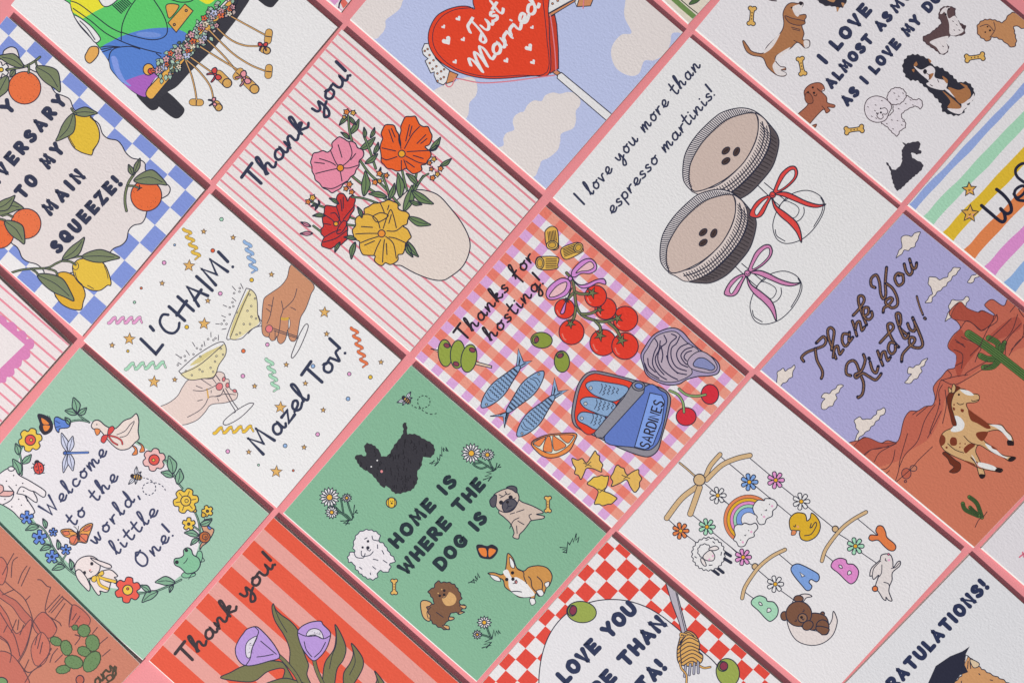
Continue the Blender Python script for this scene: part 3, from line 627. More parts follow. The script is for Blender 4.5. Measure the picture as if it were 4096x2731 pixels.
for s in ('640,885 690,950 705,1050 720,1150 760,1220 850,1260 950,1275 1050,1245', '760,1215 830,1210 900,1178', '715,1040 760,1055 845,1048', '715,1160 700,1240 670,1290', '870,1270 910,1320 905,1385', '980,1285 1040,1340 1080,1420', '690,1050 640,1105'): stem(s, 19, '70764f')
for x, y, r in ((845, 1045, 50), (905, 1180, 34), (1048, 1248, 46), (672, 1292, 42), (908, 1385, 52), (1080, 1425, 52), (640, 1106, 26)): star('70764f', x, y, r, x % 60, 5, .34, HI); CUR['z'] -= STEP*2
P('ribbon_bow', 46)
F('cc88cc', '680,910 690,860 760,790 830,772 875,810 877,860 830,890 760,890 710,918'); F('e3b6bd', '715,885 770,830 830,795 860,835 820,865 760,872', 5)
F('cc88cc', '655,940 600,928 540,960 490,1010 476,1060 500,1097 560,1095 640,1060 675,990'); F('e3b6bd', '515,1045 570,985 640,960 625,1025 560,1070 505,1078', 5)
F('cc88cc', '690,940 740,980 800,975 880,940 940,935 952,977 890,965 820,1000 750,1002'); F('cc88cc', '683,1005 650,1080 610,1160 592,1208 622,1202 642,1110'); C('cc88cc', 670, 930, 17)
P('olive'); C('86953f', 440, 1423, 86, 63, 4); C('86953f', 392, 1418, 25, 30, 20, 4.5); C('87404f', 400, 1420, 18, 23, 20, 4)
T(2, 2); P('olive'); C('86953f', 603, 295, 61, 86, -4); C('86953f', 588, 242, 29, 24, -20, 4.5); C('87404f', 590, 248, 22, 18, -20, 4)
T(1, 2)
P('cocktail_stick'); F('dcc6b0', '1498,192 1560,205 1560,222', 5, 0); F('dcc6b0', '1862,296 1988,330 1986,348 1858,318', 5, 0)
for n, (x, y, rx, ry, ro, px_, py_) in enumerate(((1615, 228, 56, 108, -4, 1628, 167), (1715, 238, 58, 113, 3, 1703, 315), (1805, 270, 62, 112, 10, 1832, 203))):
    P('olive', 8+n*4); C('8f9f44', x, y, rx, ry, ro); C('87404f', px_, py_, 25, 18, 25, 4.5)
def fish(hx, hy, tx, ty, wd, f1, f2):
    P('sardine'); dx, dy = tx-hx, ty-hy; l = math.hypot(dx, dy); ux, uy = dx/l, dy/l; nx_, ny_ = -uy, ux
    at = lambda t, s: (hx+dx*t+nx_*s*wd, hy+dy*t+ny_*s*wd)
    F('8aa8cb', [at(.985, -.14), f1, (hx+dx*1.13+.0*nx_, hy+dy*1.13), f2, at(.985, .14)], 5, 0)
    for f in (f1, f2):
        for k in (.25, .5): rib([at(1.0, 0), (at(1.02, 0)[0]*.35+(f[0]*(1-k)+(hx+dx*1.13)*k)*.65, at(1.02, 0)[1]*.35+(f[1]*(1-k)+(hy+dy*1.13)*k)*.65)], 4, HI)
    up()
    F('86a5c9', [at(0, 0), at(.1, -.28), at(.3, -.48), at(.5, -.5), at(.75, -.33), at(1, -.13), at(1, .13), at(.75, .33), at(.5, .5), at(.3, .48), at(.1, .28)], 5.5)
    L([at(.27, -.36), at(.24, 0), at(.27, .36)], 4); L([at(.20, -.3), at(.18, 0), at(.22, .25)], 4)
    for k in range(9):
        t = .34+k*.072; hw = .40 if t < .6 else .40-(t-.6)*.75
        L([at(t+(.012 if i % 2 else -.012), -hw+2*hw*i/10) for i in range(11)], 4); CUR['z'] -= 0
    c = at(.1, .1); C('e4e4e8', c[0], c[1], 9, wd=4); C(HI, c[0], c[1], 3, wd=0)
fish(1906, 662, 2203, 340, 125, (2200, 192), (2310, 290))
T(2, 2)
fish(457, 373, 170, 693, 125, (28, 732), (145, 826)); fish(246, 893, 535, 576, 125, (543, 424), (655, 521))
P('oyster')
F('a396b8', '1235,250 1260,190 1330,90 1420,40 1500,27 1570,60 1640,140 1720,210 1820,270 1865,330 1850,390 1780,410 1690,415 1600,440 1540,475 1450,482 1350,450 1280,400 1255,330', 6)
F('b6a6b4', '1255,260 1290,190 1350,100 1440,60 1520,62 1600,140 1690,200 1700,260 1640,330 1640,395 1540,450 1440,460 1350,430 1285,380', 5)
for s in ('1345,110 1370,160 1340,230 1330,320 1380,400 1440,440', '1420,85 1440,140 1390,190 1370,270 1400,350 1470,410 1530,440', '1390,130 1380,200 1350,270 1370,340 1420,400', '1480,75 1520,100 1470,150 1450,230 1460,310 1520,380 1600,400', '1545,95 1520,150 1480,190 1480,270 1520,340 1600,370', '1620,150 1550,180 1520,240 1550,310 1610,340', '1650,180 1590,200 1555,250 1590,310 1620,320', '1640,210 1600,225 1580,260 1600,290', '1290,270 1300,330 1350,380', '1265,310 1300,380 1380,430', '1440,250 1470,330 1530,390', '1395,170 1410,240 1400,300'): L(s, 6.5, '34304f', z=.4)
F('b3a3b6', '1608,300 1650,240 1720,214 1800,260 1845,335 1820,378 1740,382 1640,352', 5); F('858bb8', '1655,310 1690,270 1740,268 1790,300 1828,340 1800,366 1740,352 1668,336', 5)
P('sardine_tin')
F('8b8993', '770,420 820,380 900,374 1050,408 1200,448 1300,474 1420,518 1466,570 1471,630 1442,760 1402,900 1372,1000 1310,1052 1230,1047 1080,992 900,906 760,842 700,800 681,720 698,600 728,490', 6)
F('df442e', '790,430 850,394 920,399 1170,465 1100,560 860,866 740,820 706,740 716,640 746,510', 5)
for s, e in (('793,480 850,450 950,460 1135,505 1035,612 900,580 830,540', (833, 507)), ('750,610 800,580 900,590 1035,640 972,732 860,700 780,660', (792, 632)), ('728,735 760,700 830,705 958,745 882,838 800,802 740,772', (762, 748))):
    F('86a5c9', s, 5); C('e4e4e8', e[0], e[1], 13, wd=4); C(HI, e[0], e[1], 4, wd=0)
    L([(e[0]+88, e[1]-35), (e[0]+92, e[1]), (e[0]+72, e[1]+42)], 4)
    for k in range(4): L([(e[0]+(125+k*32)*(1 if k < 3 else 1)+(6 if i % 2 else -6)-i*4, e[1]-28+k*10+i*14) for i in range(7-k)], 4, z=.3)
F('6079c0', '1262,500 1400,530 1446,572 1440,680 1390,900 1340,980 1280,1003 1180,982 940,906', 5); F('7f9fe2', '1308,545 1400,565 1425,612 1402,780 1332,960 1270,997 1185,977', 5, 0)
F('8b8a93', '1170,465 1265,500 1258,545 930,905 880,902 860,866 1100,580', 5, 0); C('8b8a93', 1215, 490, 52, 38, 10); C('6f8fd8', 1219, 490, 33, 22, 10)
P('lettering', 40); text(BOLD, 'SARDINES', 1300, 992, 1418, 625, 78, 8, HI, gap=.26)
P('cherry'); C('cf303e', 1787, 557, 70, 79); stem('1540,514 1600,560 1680,572 1752,560', 17, '8aa86c')
P('cherry'); C('cf303e', 1597, 735, 80, 72); stem('1465,527 1530,560 1570,620 1580,700', 17, '8aa86c')
P('orange_slice'); F('e08a48', '358,945 450,890 560,872 713,870 706,930 660,1010 570,1057 480,1062 410,1022'); F('efe2ce', '370,943 460,898 560,884 697,884 690,925 640,980 560,1027 490,1027 420,992', 4)
for s in ('380,942 472,897 430,968 400,966', '480,903 512,903 526,1007 500,1017 453,1000', '530,893 560,903 635,962 600,992 540,1002', '585,884 690,884 680,918 645,946'): F('e4834c', s, 4)
for s in ('685,1068 730,1082 765,1070 800,1105 840,1050 868,1010 885,1035 905,1050 905,1085 930,1120 920,1150 917,1177 850,1150 800,1150 780,1190 755,1237 735,1205 705,1190 712,1150 690,1110', '1050,1122 1075,1140 1100,1150 1110,1180 1130,1200 1170,1175 1215,1158 1220,1195 1242,1230 1225,1260 1222,1300 1187,1340 1150,1295 1120,1240 1070,1265 1000,1293 1010,1255 993,1220 1015,1180 1030,1140', '806,1272 835,1240 860,1218 890,1215 920,1204 945,1212 977,1215 962,1290 945,1330 990,1350 1042,1385 1030,1405 1000,1432 970,1435 930,1447 900,1435 863,1432 885,1370 892,1330 860,1300'):
    P('bow_tie_pasta'); F('dcb25e' if '806' not in s else 'deb94f', s); q = pts(s); cx = sum(a[0] for a in q)/len(q); cy = sum(a[1] for a in q)/len(q)
    for dx, dy in ((-34, -14), (30, 12), (-20, 16), (26, -22)): L([(cx+dx*.1, cy+dy*.1), (cx+dx, cy+dy)], 4)
INK = '2c2f42'
# ---------------------------------------------------------------- toast card
card('chaim', "white L'Chaim Mazel Tov card with two hands clinking coupe glasses amid streamers and stars", L=(330, 1364), Tp=(840, 774), R=(1605, 1440), B=(1104, 2033), bg='e5e3e2', opening=.0040)
T(0, 1)
P('lettering'); text(SCR, "L'CHAIM!", 1245, 1530, 1885, 812, 168, 22, '333a52', gap=.14, jitter=.03)
T(1, 2); text(SCR, 'Mazel Tov!', 160, 1035, 838, 205, 172, 22, '333a52', gap=.06)
T(0, 1)
for a in (('d9b448', 1488, 530, 1582, 770), ('8fb0d8', 1975, 630, 2035, 880), ('dd9cc6', 870, 1265, 1135, 1263)): P('streamer'); curl(*a, 26)
T(0, 2)
for a in (('a2d2b4', 1005, 335, 1325, 322, 28, 4), ('a2d2b4', 2150, 272, 2210, 528, 26), ('dfb840', 1712, 848, 2025, 832, 26)): P('streamer'); curl(*a)
T(1, 2); P('streamer'); curl('dd7448', 882, 22, 975, 335, 24, 5, 24)
G = 'd8ab62'
P('star')
T(0, 1)
for a in ((1630, 555, 23), (1865, 603, 23), (1512, 828, 50), (1297, 968, 22), (1663, 1108, 23), (2172, 898, 23), (1633, 1292, 50), (1035, 1413, 50), (897, 1463, 23)): P('star', 8); star(G, *a, -14, 4)
T(0, 2)
for a in ((1232, 457, 50), (1398, 440, 22), (2290, 320, 22), (2037, 492, 22), (2243, 662, 50), (1990, 1018, 22), (2210, 1175, 50)): P('star', 8); star(G, *a, -14, 4)
T(1, 2)
for a in ((667, 75, 23), (1102, 300, 22), (497, 470, 22), (640, 683, 22), (487, 980, 22)): P('star', 8); star(G, *a, -14, 4)
T(1, 1); P('star', 8); star(G, 650, 1200, 46, -14, 4)
DC = {'m': 'a2d2b4', 'b': '8fb0d8', 'r': 'd9603c', 'p': 'dd9cc6', 'o': 'dd7448', 'y': 'dfb840'}
T(0, 1)
for x, y, r, c in ((1772, 457, 15, 'm'), (1397, 662, 9, 'b'), (1702, 707, 16, 'r'), (1313, 804, 16, 'p'), (1130, 1007, 10, 'o'), (1076, 1120, 11, 'm'), (1762, 1050, 16, 'p'), (2013, 942, 16, 'y'), (1494, 1318, 16, 'y'), (1023, 1510, 11, 'y')): P('confetti_dot'); C(DC[c], x, y, r, wd=3.5)
T(0, 2)
for x, y, r, c in ((2139, 160, 15, 'p'), (1947, 211, 16, 'o'), (1943, 411, 16, 'p'), (2281, 968, 16, 'b'), (1822, 1013, 16, 'p'), (2068, 1122, 9, 'm')): P('confetti_dot'); C(DC[c], x, y, r, wd=3.5)
T(1, 2)
for x, y, r, c in ((558, 332, 16, 'b'), (848, 394, 15, 'p'), (1017, 420, 16, 'y'), (838, 593, 16, 'b'), (595, 877, 16, 'p'), (400, 1166, 9, 'o')): P('confetti_dot'); C(DC[c], x, y, r, wd=3.5)
TH = '4a4652'
T(0, 1); P('coupe_glass')
F('ddd3a6', '1975,1040 2000,1022 2040,1050 2055,1110 2060,1200 2075,1262 2060,1300 2010,1332 1950,1380 1890,1413 1838,1405 1850,1330 1900,1200', 0)
F('cfc38a', '1975,1050 1990,1060 1930,1200 1870,1350 1838,1395 1850,1320 1900,1190', 0)
for s in ('1970,1008 1900,1170 1815,1395 1850,1415 1890,1418 1940,1405 2000,1345 2075,1300 2078,1270 2062,1220 2058,1120 2045,1060 2010,1020 1970,1008', '2000,1022 1925,1190 1842,1405', '2068,1225 2090,1270 2150,1300', '1985,1370 2040,1320 2130,1308'): L(s, 4.5, TH)
for x, y in ((1998, 1060), (2040, 1090), (2010, 1150), (1980, 1188), (2012, 1235), (2048, 1250), (1950, 1294), (2000, 1294), (1893, 1378), (1920, 1365), (1895, 1200)): C('e4dcba', x, y, 7, wd=3.2, oc=TH); CUR['z'] -= STEP*2
T(1, 1); P('hand', 14)
F('c48c6c', '395,820 560,975 540,1060 500,1170 460,1240 445,1310 432,1390 415,1427 385,1430 365,1400 355,1340 345,1390 330,1430 300,1452 275,1430 270,1390 255,1420 225,1426 205,1400 170,1390 150,1350 150,1230 160,1120 175,1080 230,1040 300,990 350,925', 4, oc=TH)
F('e0dcda', '367,1242 376,1290 364,1335 361,1290', 3, oc=TH)
for s in ('242,1080 230,1150 215,1230 190,1290', '305,1110 318,1180 300,1240 292,1320 278,1390', '318,1180 400,1100 430,1010', '205,1400 210,1370', '255,1350 255,1415', '200,1140 235,1150', '185,1170 222,1200', '380,1160 420,1180'): L(s, 4, TH)
for y in (1243, 1254): L([(300, y), (330, y+6), (362, y)], 6, 'd0a840')
C('dd7a7e', 207, 1332, 28, 30, 20, 4, TH)
P('coupe_glass', 24)
for s in ('245,1345 330,1375 440,1408', '240,1328 330,1360 440,1395', '440,1395 420,1450 385,1545 400,1562 450,1490 510,1350 518,1300 490,1305 440,1395'): L(s, 4.5, TH)
P('spark')
T(0, 1)
for a in ((1858, 992, 1885, 1025), (1925, 970, 1945, 1012), (1858, 1085, 1888, 1110), (1785, 1142, 1815, 1155), (1772, 1225, 1805, 1240), (1725, 1293, 1755, 1293), (1775, 1337, 1810, 1330), (1687, 1360, 1688, 1398), (1748, 1382, 1746, 1425)): rib([a[:2], a[2:]], 4, TH)
for x, y in ((1873, 1047), (1918, 1008), (1915, 1035), (1860, 1120), (1838, 1162), (1867, 1152), (1838, 1217), (1793, 1266), (1773, 1293), (1812, 1294), (1665, 1414), (1707, 1422), (1724, 1407)): C('e3e1e0', x, y, 7, wd=3.2, oc=TH); CUR['z'] -= STEP*2
T(0, 2)
for a in ((1405, 237, 1437, 258), (1487, 205, 1515, 243), (1540, 142, 1560, 175), (1632, 135, 1640, 172), (1423, 303, 1450, 318)): rib([a[:2], a[2:]], 4, TH)
for x, y in ((1447, 265), (1478, 252), (1483, 288), (1548, 237), (1575, 189), (1605, 198), (1616, 170), (1422, 323)): C('e3e1e0', x, y, 7, wd=3.2, oc=TH); CUR['z'] -= STEP*2
P('hand'); F('ddcac2', '1150,720 1270,660 1350,625 1420,570 1460,500 1510,440 1600,430 1700,430 1740,378 1790,390 1805,430 1832,442 1840,510 1895,540 1900,570 1880,600 1800,625 1690,640 1640,700 1580,760 1500,795 1440,812 1350,900', 4, oc=TH)
for s in ('1545,525 1620,530 1700,500 1740,475', '1700,430 1730,470', '1600,430 1690,490', '1790,515 1760,570 1690,575 1665,590 1640,640 1590,690 1500,740', '1885,560 1800,555 1720,575', '1570,490 1620,510', '1580,610 1620,600', '1740,590 1750,610', '1690,525 1690,545'): L(s, 4, TH)
L('1655,515 1662,550 1666,585', 8, 'd0a45a')
for a in ((1755, 495, 27, 30, 20), (1790, 437, 12, 18, 10), (1820, 485, 14, 20, 0), (1878, 530, 16, 12, 20)): C('d9787c', *a, 4, TH)
P('coupe_glass', 14)
F('ddd3a6', '1450,392 1560,330 1680,230 1785,160 1802,172 1808,220 1790,270 1750,330 1725,400 1700,420 1600,435 1510,440 1470,420', 0); F('cfc38a', '1520,325 1620,240 1720,190 1780,165 1700,225 1600,300', 0)
for s in ('1430,372 1455,400 1490,430 1540,443 1620,432 1700,422 1730,385 1750,325 1800,250 1810,200 1800,160 1775,138 1700,165 1560,255 1430,372', '1450,392 1600,320 1785,160', '1725,400 1760,450', '1785,520 1840,620 1882,690 1870,705', '1805,510 1860,610 1900,668 1905,678', '2030,630 1990,630 1900,680 1810,750 1785,790 1820,800 1920,745 2010,660 2030,630'): L(s, 4.5, TH)
for x, y in ((1767, 193), (1785, 240), (1732, 252), (1720, 295), (1603, 255), (1620, 375), (1685, 345), (1705, 378), (1535, 404), (1597, 360), (1487, 372)): C('e4dcba', x, y, 7, wd=3.2, oc=TH); CUR['z'] -= STEP*2
# ---------------------------------------------------------------- baby welcome card
card('wel', 'mint green baby welcome card with animals and flowers in a ring around the words', Tp=(320, 1390), R=(1077, 2053), B=(567, 2642), bg='98bda7', opening=.0036)
T(0, 2)
F('dcd9dd', '560,770 720,770 900,860 1100,960 1200,1010 1330,1120 1420,1270 1520,1420 1585,1600 1592,1750 1540,1880 1420,2025 1220,2125 1040,2118 850,2095 700,2030 560,1920 430,1780 340,1660 230,1500 120,1350 130,1200 160,1050 230,930 400,810', 0)
P('lettering')
kw = dict(col='3c4262')
text(SCR, 'Welcome', 398, 1532, 862, 1022, 120, 16, gap=.16, **kw); text(SCR, 'to the', 590, 1612, 952, 1222, 120, 16, gap=.2, **kw)
T(0, 3); text(SCR, 'world,', 765, 458, 1125, 62, 120, 16, gap=.2, **kw); text(SCR, 'little', 940, 542, 1272, 198, 120, 16, gap=.16, **kw); text(SCR, 'One!', 1140, 652, 1400, 372, 126, 16, gap=.2, **kw)
LG = '7da78b'
T(0, 2)
P('stem', 8)
for s in ('190,960 160,1010 175,1120 175,1200', '1320,1085 1360,1110 1385,1190 1420,1260 1460,1310', '640,690 620,700 650,740 715,782', '540,790 580,772 640,765 700,775', '1560,1500 1590,1580 1600,1700 1595,1740'): stem(s, 10, LG)
T(0, 3)
for s in ('225,275 330,320 390,400 420,470 480,560 530,640 605,700', '330,450 420,470', '430,590 490,610', '525,545 490,600', '1110,850 1250,830 1370,780 1450,740', '1545,310 1590,345'): stem(s, 10, LG)
P('leaf', 14)
T(0, 2)
for a in ((160, 1195, 103, 1075), (150, 1040, 125, 950), (178, 1110, 250, 1038), (1385, 1190, 1350, 1048), (1385, 1215, 1288, 1180), (1420, 1275, 1440, 1152), (615, 705, 588, 583), (615, 715, 520, 688), (625, 720, 692, 665), (560, 800, 520, 742), (1610, 1600, 1695, 1550)): leaf(LG, *a, .26, bend=.06); CUR['z'] -= STEP*2
CUR['z'] += STEP*4; T(0, 3)
for a in ((310, 315, 205, 345), (368, 330, 342, 252), (410, 475, 322, 507), (468, 500, 458, 420), (520, 635, 417, 662), (575, 660, 558, 575), (1400, 762, 1242, 760), (1205, 840, 1120, 785), (1262, 835, 1137, 920), (1385, 782, 1358, 842), (1590, 390, 1475, 365), (1592, 410, 1525, 465), (1600, 300, 1695, 262)): leaf(LG, *a, .22, bend=.08); CUR['z'] -= STEP*2
T(0, 2)
P('yellow_flower', 22); flower('e4be4a', 243, 922, 95, 6, 'd9534a', 42, 15, .74); C('e4be4a', 250, 922, 12, wd=4)
P('pink_flower', 22); flower('e2b3b0', 1233, 1080, 92, 6, 'd9534a', 42, 10, .76); C('e4be4a', 1228, 1082, 12, wd=4)
P('yellow_flower', 22); F('cfa53c', '1525,1460 1570,1480 1565,1500 1530,1490'); flower('e2bd4a', 1487, 1408, 102, 6, 'e2bd4a', 40, 20, .72, lines=1); C('e2bd4a', 1493, 1408, 14, wd=4)
P('yellow_flower', 22); flower('e2bd4a', 1660, 1490, 46, 5, '6a5a34', 10, 0, .65); F('cfa53c', '1620,1500 1650,1520 1630,1540 1612,1530')
T(0, 3)
P('yellow_flower', 22); flower('e2bd4a', 1510, 295, 52, 5, '6a5a34', 10, 20, .62)
P('red_flower', 22); flower('dd5a4c', 1022, 822, 104, 6, 'e6bd48', 40, 8, .7); C('d0703c', 1022, 812, 10, wd=4)
for x, y, r in ((215, 243, 54), (316, 402, 60), (426, 360, 34), (416, 557, 54), (527, 500, 42)): P('blue_flower', 22); flower('6285d0', x, y, r, 5, '4a6cb4', r*.18, 20, .5); L([(x-3, y-4), (x+2, y+3)], 4)
T(0, 2)
P('butterfly', 22); F('35303a', '303,722 345,722 395,750 420,800 410,850 360,878 330,855 315,820 322,790'); F('df8440', '330,745 370,765 395,795 345,795', 3); F('df8440', '345,805 400,808 385,845 355,850', 3); L('400,760 380,725', 3); L('408,765 395,730', 3)
P('bellflower', 22); F('5d80ca', '437,748 460,738 500,758 545,772 560,805 540,825 480,832 470,862 448,840 435,790')
for s in ('445,770 480,790', '450,820 485,810'): L(s, 3.5)
P('duck', 22)
F('d9824a', '1055,965 1080,1000 1058,1040 1098,1034 1092,985', 4); F('d9824a', '1098,938 1132,972 1118,1018 1157,1010 1140,962', 4)
F('e0d1c9', '733,800 755,768 795,768 850,812 920,832 990,770 1050,745 1090,712 1110,765 1105,850 1112,910 1080,942 1030,990 960,1000 905,965 850,905 805,850 760,840 735,822'); F('df8a50', '760,832 800,838 795,870 775,884 762,862', 4)
L('935,880 1000,850 1040,800 1075,770', 4); L('960,900 1020,880 1075,780', 4); C('4a4652', 775, 798, 6, wd=0)
F('cf4a48', '862,880 870,830 900,812 915,835 890,870', 4); F('cf4a48', '858,880 820,890 808,930 835,945 860,900', 4); band('cf4a48', '870,885 930,900 970,925 980,955', 11, 3.5); band('cf4a48', '868,890 900,935 940,960', 11, 3.5)
P('dragonfly', 22)
for a in ((545, 1018, 492, 866, .17), (552, 1018, 582, 892, .2), (540, 1030, 507, 1184, .15), (553, 1030, 583, 1168, .2)): leaf('c3c8de', *a[:4], a[4], 4.5)
band('5d7fc6', '515,1026 600,1025 705,1022', 14, 4); C('4a68b0', 520, 1026, 14, wd=4)
P('ladybird', 22)
for s in ('260,1110 350,1160', '250,1145 358,1120', '275,1190 355,1185'): L(s, 5)
C('33303c', 296, 1103, 22, wd=0); C('d34c44', 310, 1147, 40, 48, -8); L('300,1105 318,1190', 4.5)
for x, y in ((290, 1135), (298, 1165), (325, 1130), (332, 1160)): C('33303c', x, y, 6.5, wd=0); CUR['z'] -= STEP
P('rabbit_toy', 20)
F('e2dcde', '-60,1250 0,1190 70,1146 120,1150 150,1200 240,1250 350,1320 366,1352 345,1378 270,1332 296,1390 285,1420 200,1365 272,1480 265,1512 180,1560 100,1490 20,1440 -60,1400'); F('d9a9a4', '-30,1330 60,1330 112,1336 80,1370 0,1368'); F('d9a9a4', '-40,1280 20,1285 25,1330 -20,1350')
C('e2dcde', 90, 1152, 26, 18); L('135,1350 170,1295 240,1325 270,1332'); L('70,1290 110,1340 90,1400 20,1440'); L('135,1350 200,1365 220,1410')
for x, y in ((110, 1205), (52, 1250), (130, 1282), (182, 1268), (190, 1330), (150, 1395), (172, 1442), (95, 1455), (40, 1395)): C('4a4652', x, y, 6, wd=0); CUR['z'] -= STEP
def bee(cx, cy, s=1.0, rot=10):
    P('bee', 22); r = math.radians(rot)
    tr = lambda x, y: (cx+s*(x*math.cos(r)-y*math.sin(r)), cy+s*(x*math.sin(r)+y*math.cos(r)))
    for a in ((0, -10, -10, -85), (5, -8, 38, -50), (-5, 12, -45, 75), (8, 12, 12, 62)): leaf('d6d8e0', *tr(*a[:2]), *tr(*a[2:]), .2, 4)
    C('2f2c38', *tr(-28, 0), 18*s, wd=0); C('e0b050', *tr(18, 0), 36*s, 22*s, rot, 4.5)
    for k in (2, 20, 38): L([tr(k, -20), tr(k+3, 20)], 8)
def dashed(s, n, wd=5, col='3a3f58'):
    p = spline(pts(s), False, 12); m = len(p)
    for k in range(n):
        i, j = int(m*k/n), int(m*(k+.55)/n); rib(p[i:max(j, i+2)], wd, col)
    up()
bee(1085, 1215, .95, 12)
P('dashed_trail', 8); dashed('1150,1225 1200,1240 1240,1280 1240,1330 1195,1362 1150,1340 1145,1290 1190,1262 1250,1265 1300,1290 1330,1335', 18)
T(0, 3)
P('butterfly', 22)
F('dd9a50', '620,370 560,335 488,345 510,390 555,410 560,450 600,463 625,440 640,440 690,446 708,400 742,300 700,296 650,330'); F('d9785a', '560,400 610,390 620,430 600,455 565,440', 3); F('d9785a', '645,380 700,380 690,435 645,430', 3); F('d9785a', '500,352 540,352 560,375 520,385', 3); F('d9785a', '680,320 730,305 715,345 670,350', 3)
for s in ('620,370 560,350 500,360', '620,375 560,390', '622,385 590,450', '632,380 690,435', '632,370 710,380', '632,365 720,310'): L(s, 3.5)
leaf('33303c', 620, 340, 634, 440, .13, 0, vein=0); L('618,340 600,320 588,315', 3); L('625,340 630,310', 3)
P('rabbit', 22)
F('e0d4d2', '720,740 800,680 880,660 935,700 938,715 915,722 935,745 925,770 890,760 870,825 845,840 800,830 805,850 785,862 740,800'); L('820,740 870,760 890,760', 4)
F('e0d4d2', '600,660 612,600 660,560 733,552 790,590 800,650 770,700 700,735 640,740'); F('e0d4d2', '640,660 605,680 625,740 680,805 712,830 720,790 690,720'); F('e0d4d2', '725,565 800,590 880,620 888,645 840,642 770,605')
C('2f2c38', 677, 684, 13, 15, wd=0); C('2f2c38', 735, 612, 13, 15, wd=0); L('715,668 728,680 738,672', 4); C('d98a8c', 722, 662, 7, wd=0)
F('e0ba48', '775,710 740,715 735,750 765,755', 4); F('e0ba48', '780,705 815,668 832,685 820,705', 4); band('e0ba48', '785,715 840,735 920,755', 22, 4); band('e0ba48', '780,720 800,780 860,812', 22, 4)
P('frog', 22)
F('7fb794', '1580,520 1610,515 1620,560 1600,610 1570,600', 4); F('7fb794', '1480,680 1560,690 1550,712 1480,725 1452,705', 4); L('1560,685 1530,700 1510,735', 4); L('1620,560 1635,590 1605,600', 4)
F('7fb794', '1392,600 1400,572 1438,565 1468,545 1470,502 1498,485 1530,500 1545,540 1590,570 1602,620 1570,672 1500,692 1462,662 1440,642 1405,625'); C('33303c', 1415, 600, 16, wd=0); C('33303c', 1492, 505, 14, wd=0); L('1470,610 1490,590 1500,570', 4.5)
P('snail', 24); F('c99a7c', '1610,300 1650,290 1680,320 1710,340 1700,380 1660,440 1620,470 1600,500 1605,460 1640,400'); L('1650,290 1635,250', 4); L('1640,295 1610,285', 4); C('b3683a', 1638, 400, 44); L('1638,400 1650,395 1645,415 1622,410 1625,380 1655,375 1665,405 1640,430', 4); F('5d80ca', '1660,310 1690,325 1680,340 1665,330', 4)
# ---------------------------------------------------------------- dog card
card('home', 'green dog card with a black terrier, pug, corgi and daisies around bold capitals', L=(1130, 2054), Tp=(1645, 1460), R=(2426, 2132), B=(1904, 2728), bg='80b092')
T(1, 3)
P('lettering')
kw = dict(col='26333c', gap=.46, jitter=.03)
text(BOLD, 'HOME IS', 1232, 478, 1700, -35, 84, 34, **kw); text(BOLD, 'WHERE THE', 1305, 690, 1925, -10, 84, 34, **kw); text(BOLD, 'DOG IS', 1592, 660, 1945, 258, 84, 34, **kw)
T(1, 2)
P('terrier_print')
TR = '1275,790 1300,783 1313,830 1310,872 1380,875 1430,905 1510,950 1534,1000 1520,1042 1490,1065 1440,1058 1425,1130 1390,1180 1397,1240 1360,1312 1310,1335 1230,1353 1190,1330 1150,1290 1120,1305 1080,1260 1020,1190 940,1140 905,1085 890,1055 930,1038 985,1050 968,985 985,947 1040,962 1090,1010 1105,1050 1160,1042 1210,960 1268,888 1280,840'
F('35343b', rough(TR, 4, 16), 0, 0)
rr = random.Random(5); TRP = spline(pts(TR), True)
def inside(P_, x, y):
    c = False
    for i in range(len(P_)):
        (xa, ya), (xb, yb) = P_[i-1], P_[i]
        if (ya > y) != (yb > y) and x < (xb-xa)*(y-ya)/(yb-ya)+xa: c = not c
    return c
for k in range(130):
    x = rr.uniform(920, 1520); y = rr.uniform(900, 1320)
    if inside(TRP, x, y) and inside(TRP, x+8, y+30) and inside(TRP, x-10, y+20): L([(x, y), (x+rr.uniform(-4, 8), y+14), (x+rr.uniform(-6, 6), y+28)], 4, '222128'); CUR['z'] -= 0
up(); C('e8e4e4', 1072, 1085, 6.5, wd=0); C('e8e4e4', 1024, 1135, 6.5, wd=0); C('d98a8a', 1107, 1173, 13, 14, wd=3)
bee(1300, 598, .85, 40)
P('dashed_trail'); dashed('1350,645 1400,670 1450,665 1488,640 1488,590 1440,568 1400,590 1400,640 1440,690 1500,716 1560,706', 18, 5, '2c3c3c')
P('ball'); C('dfb83c', 1185, 1423, 41); L('1165,1388 1160,1423 1168,1458', 4); L('1208,1390 1214,1423 1206,1456', 4); C('3a3430', 1188, 1428, 8, wd=0); C('3a3430', 1180, 1412, 4, wd=0); C('3a3430', 1196, 1412, 4, wd=0)
SG = '4f7d60'
def daisies(stems, flowers, gr):
    P('daisy_clump')
    for s in stems: stem(s, 10, SG, 5)
    for s in gr: grass(s)
    up()
    for f in flowers: daisy(*f)
daisies(('1870,1080 1940,1120 2000,1165', '1965,1080 1985,1130 2010,1160', '1900,1105 1840,1115 1900,1150 1960,1130'), ((1825, 1028, 80, 15), (1953, 1040, 56, 13, 0, 0, .85)), ('1920,1240 1990,1215 1935,1212 1985,1190 1945,1180 2000,1170 1990,1140', '2010,1165 2030,1105 2020,1160 2055,1115 2035,1140 2060,1138', '1960,1250 1985,1215'))
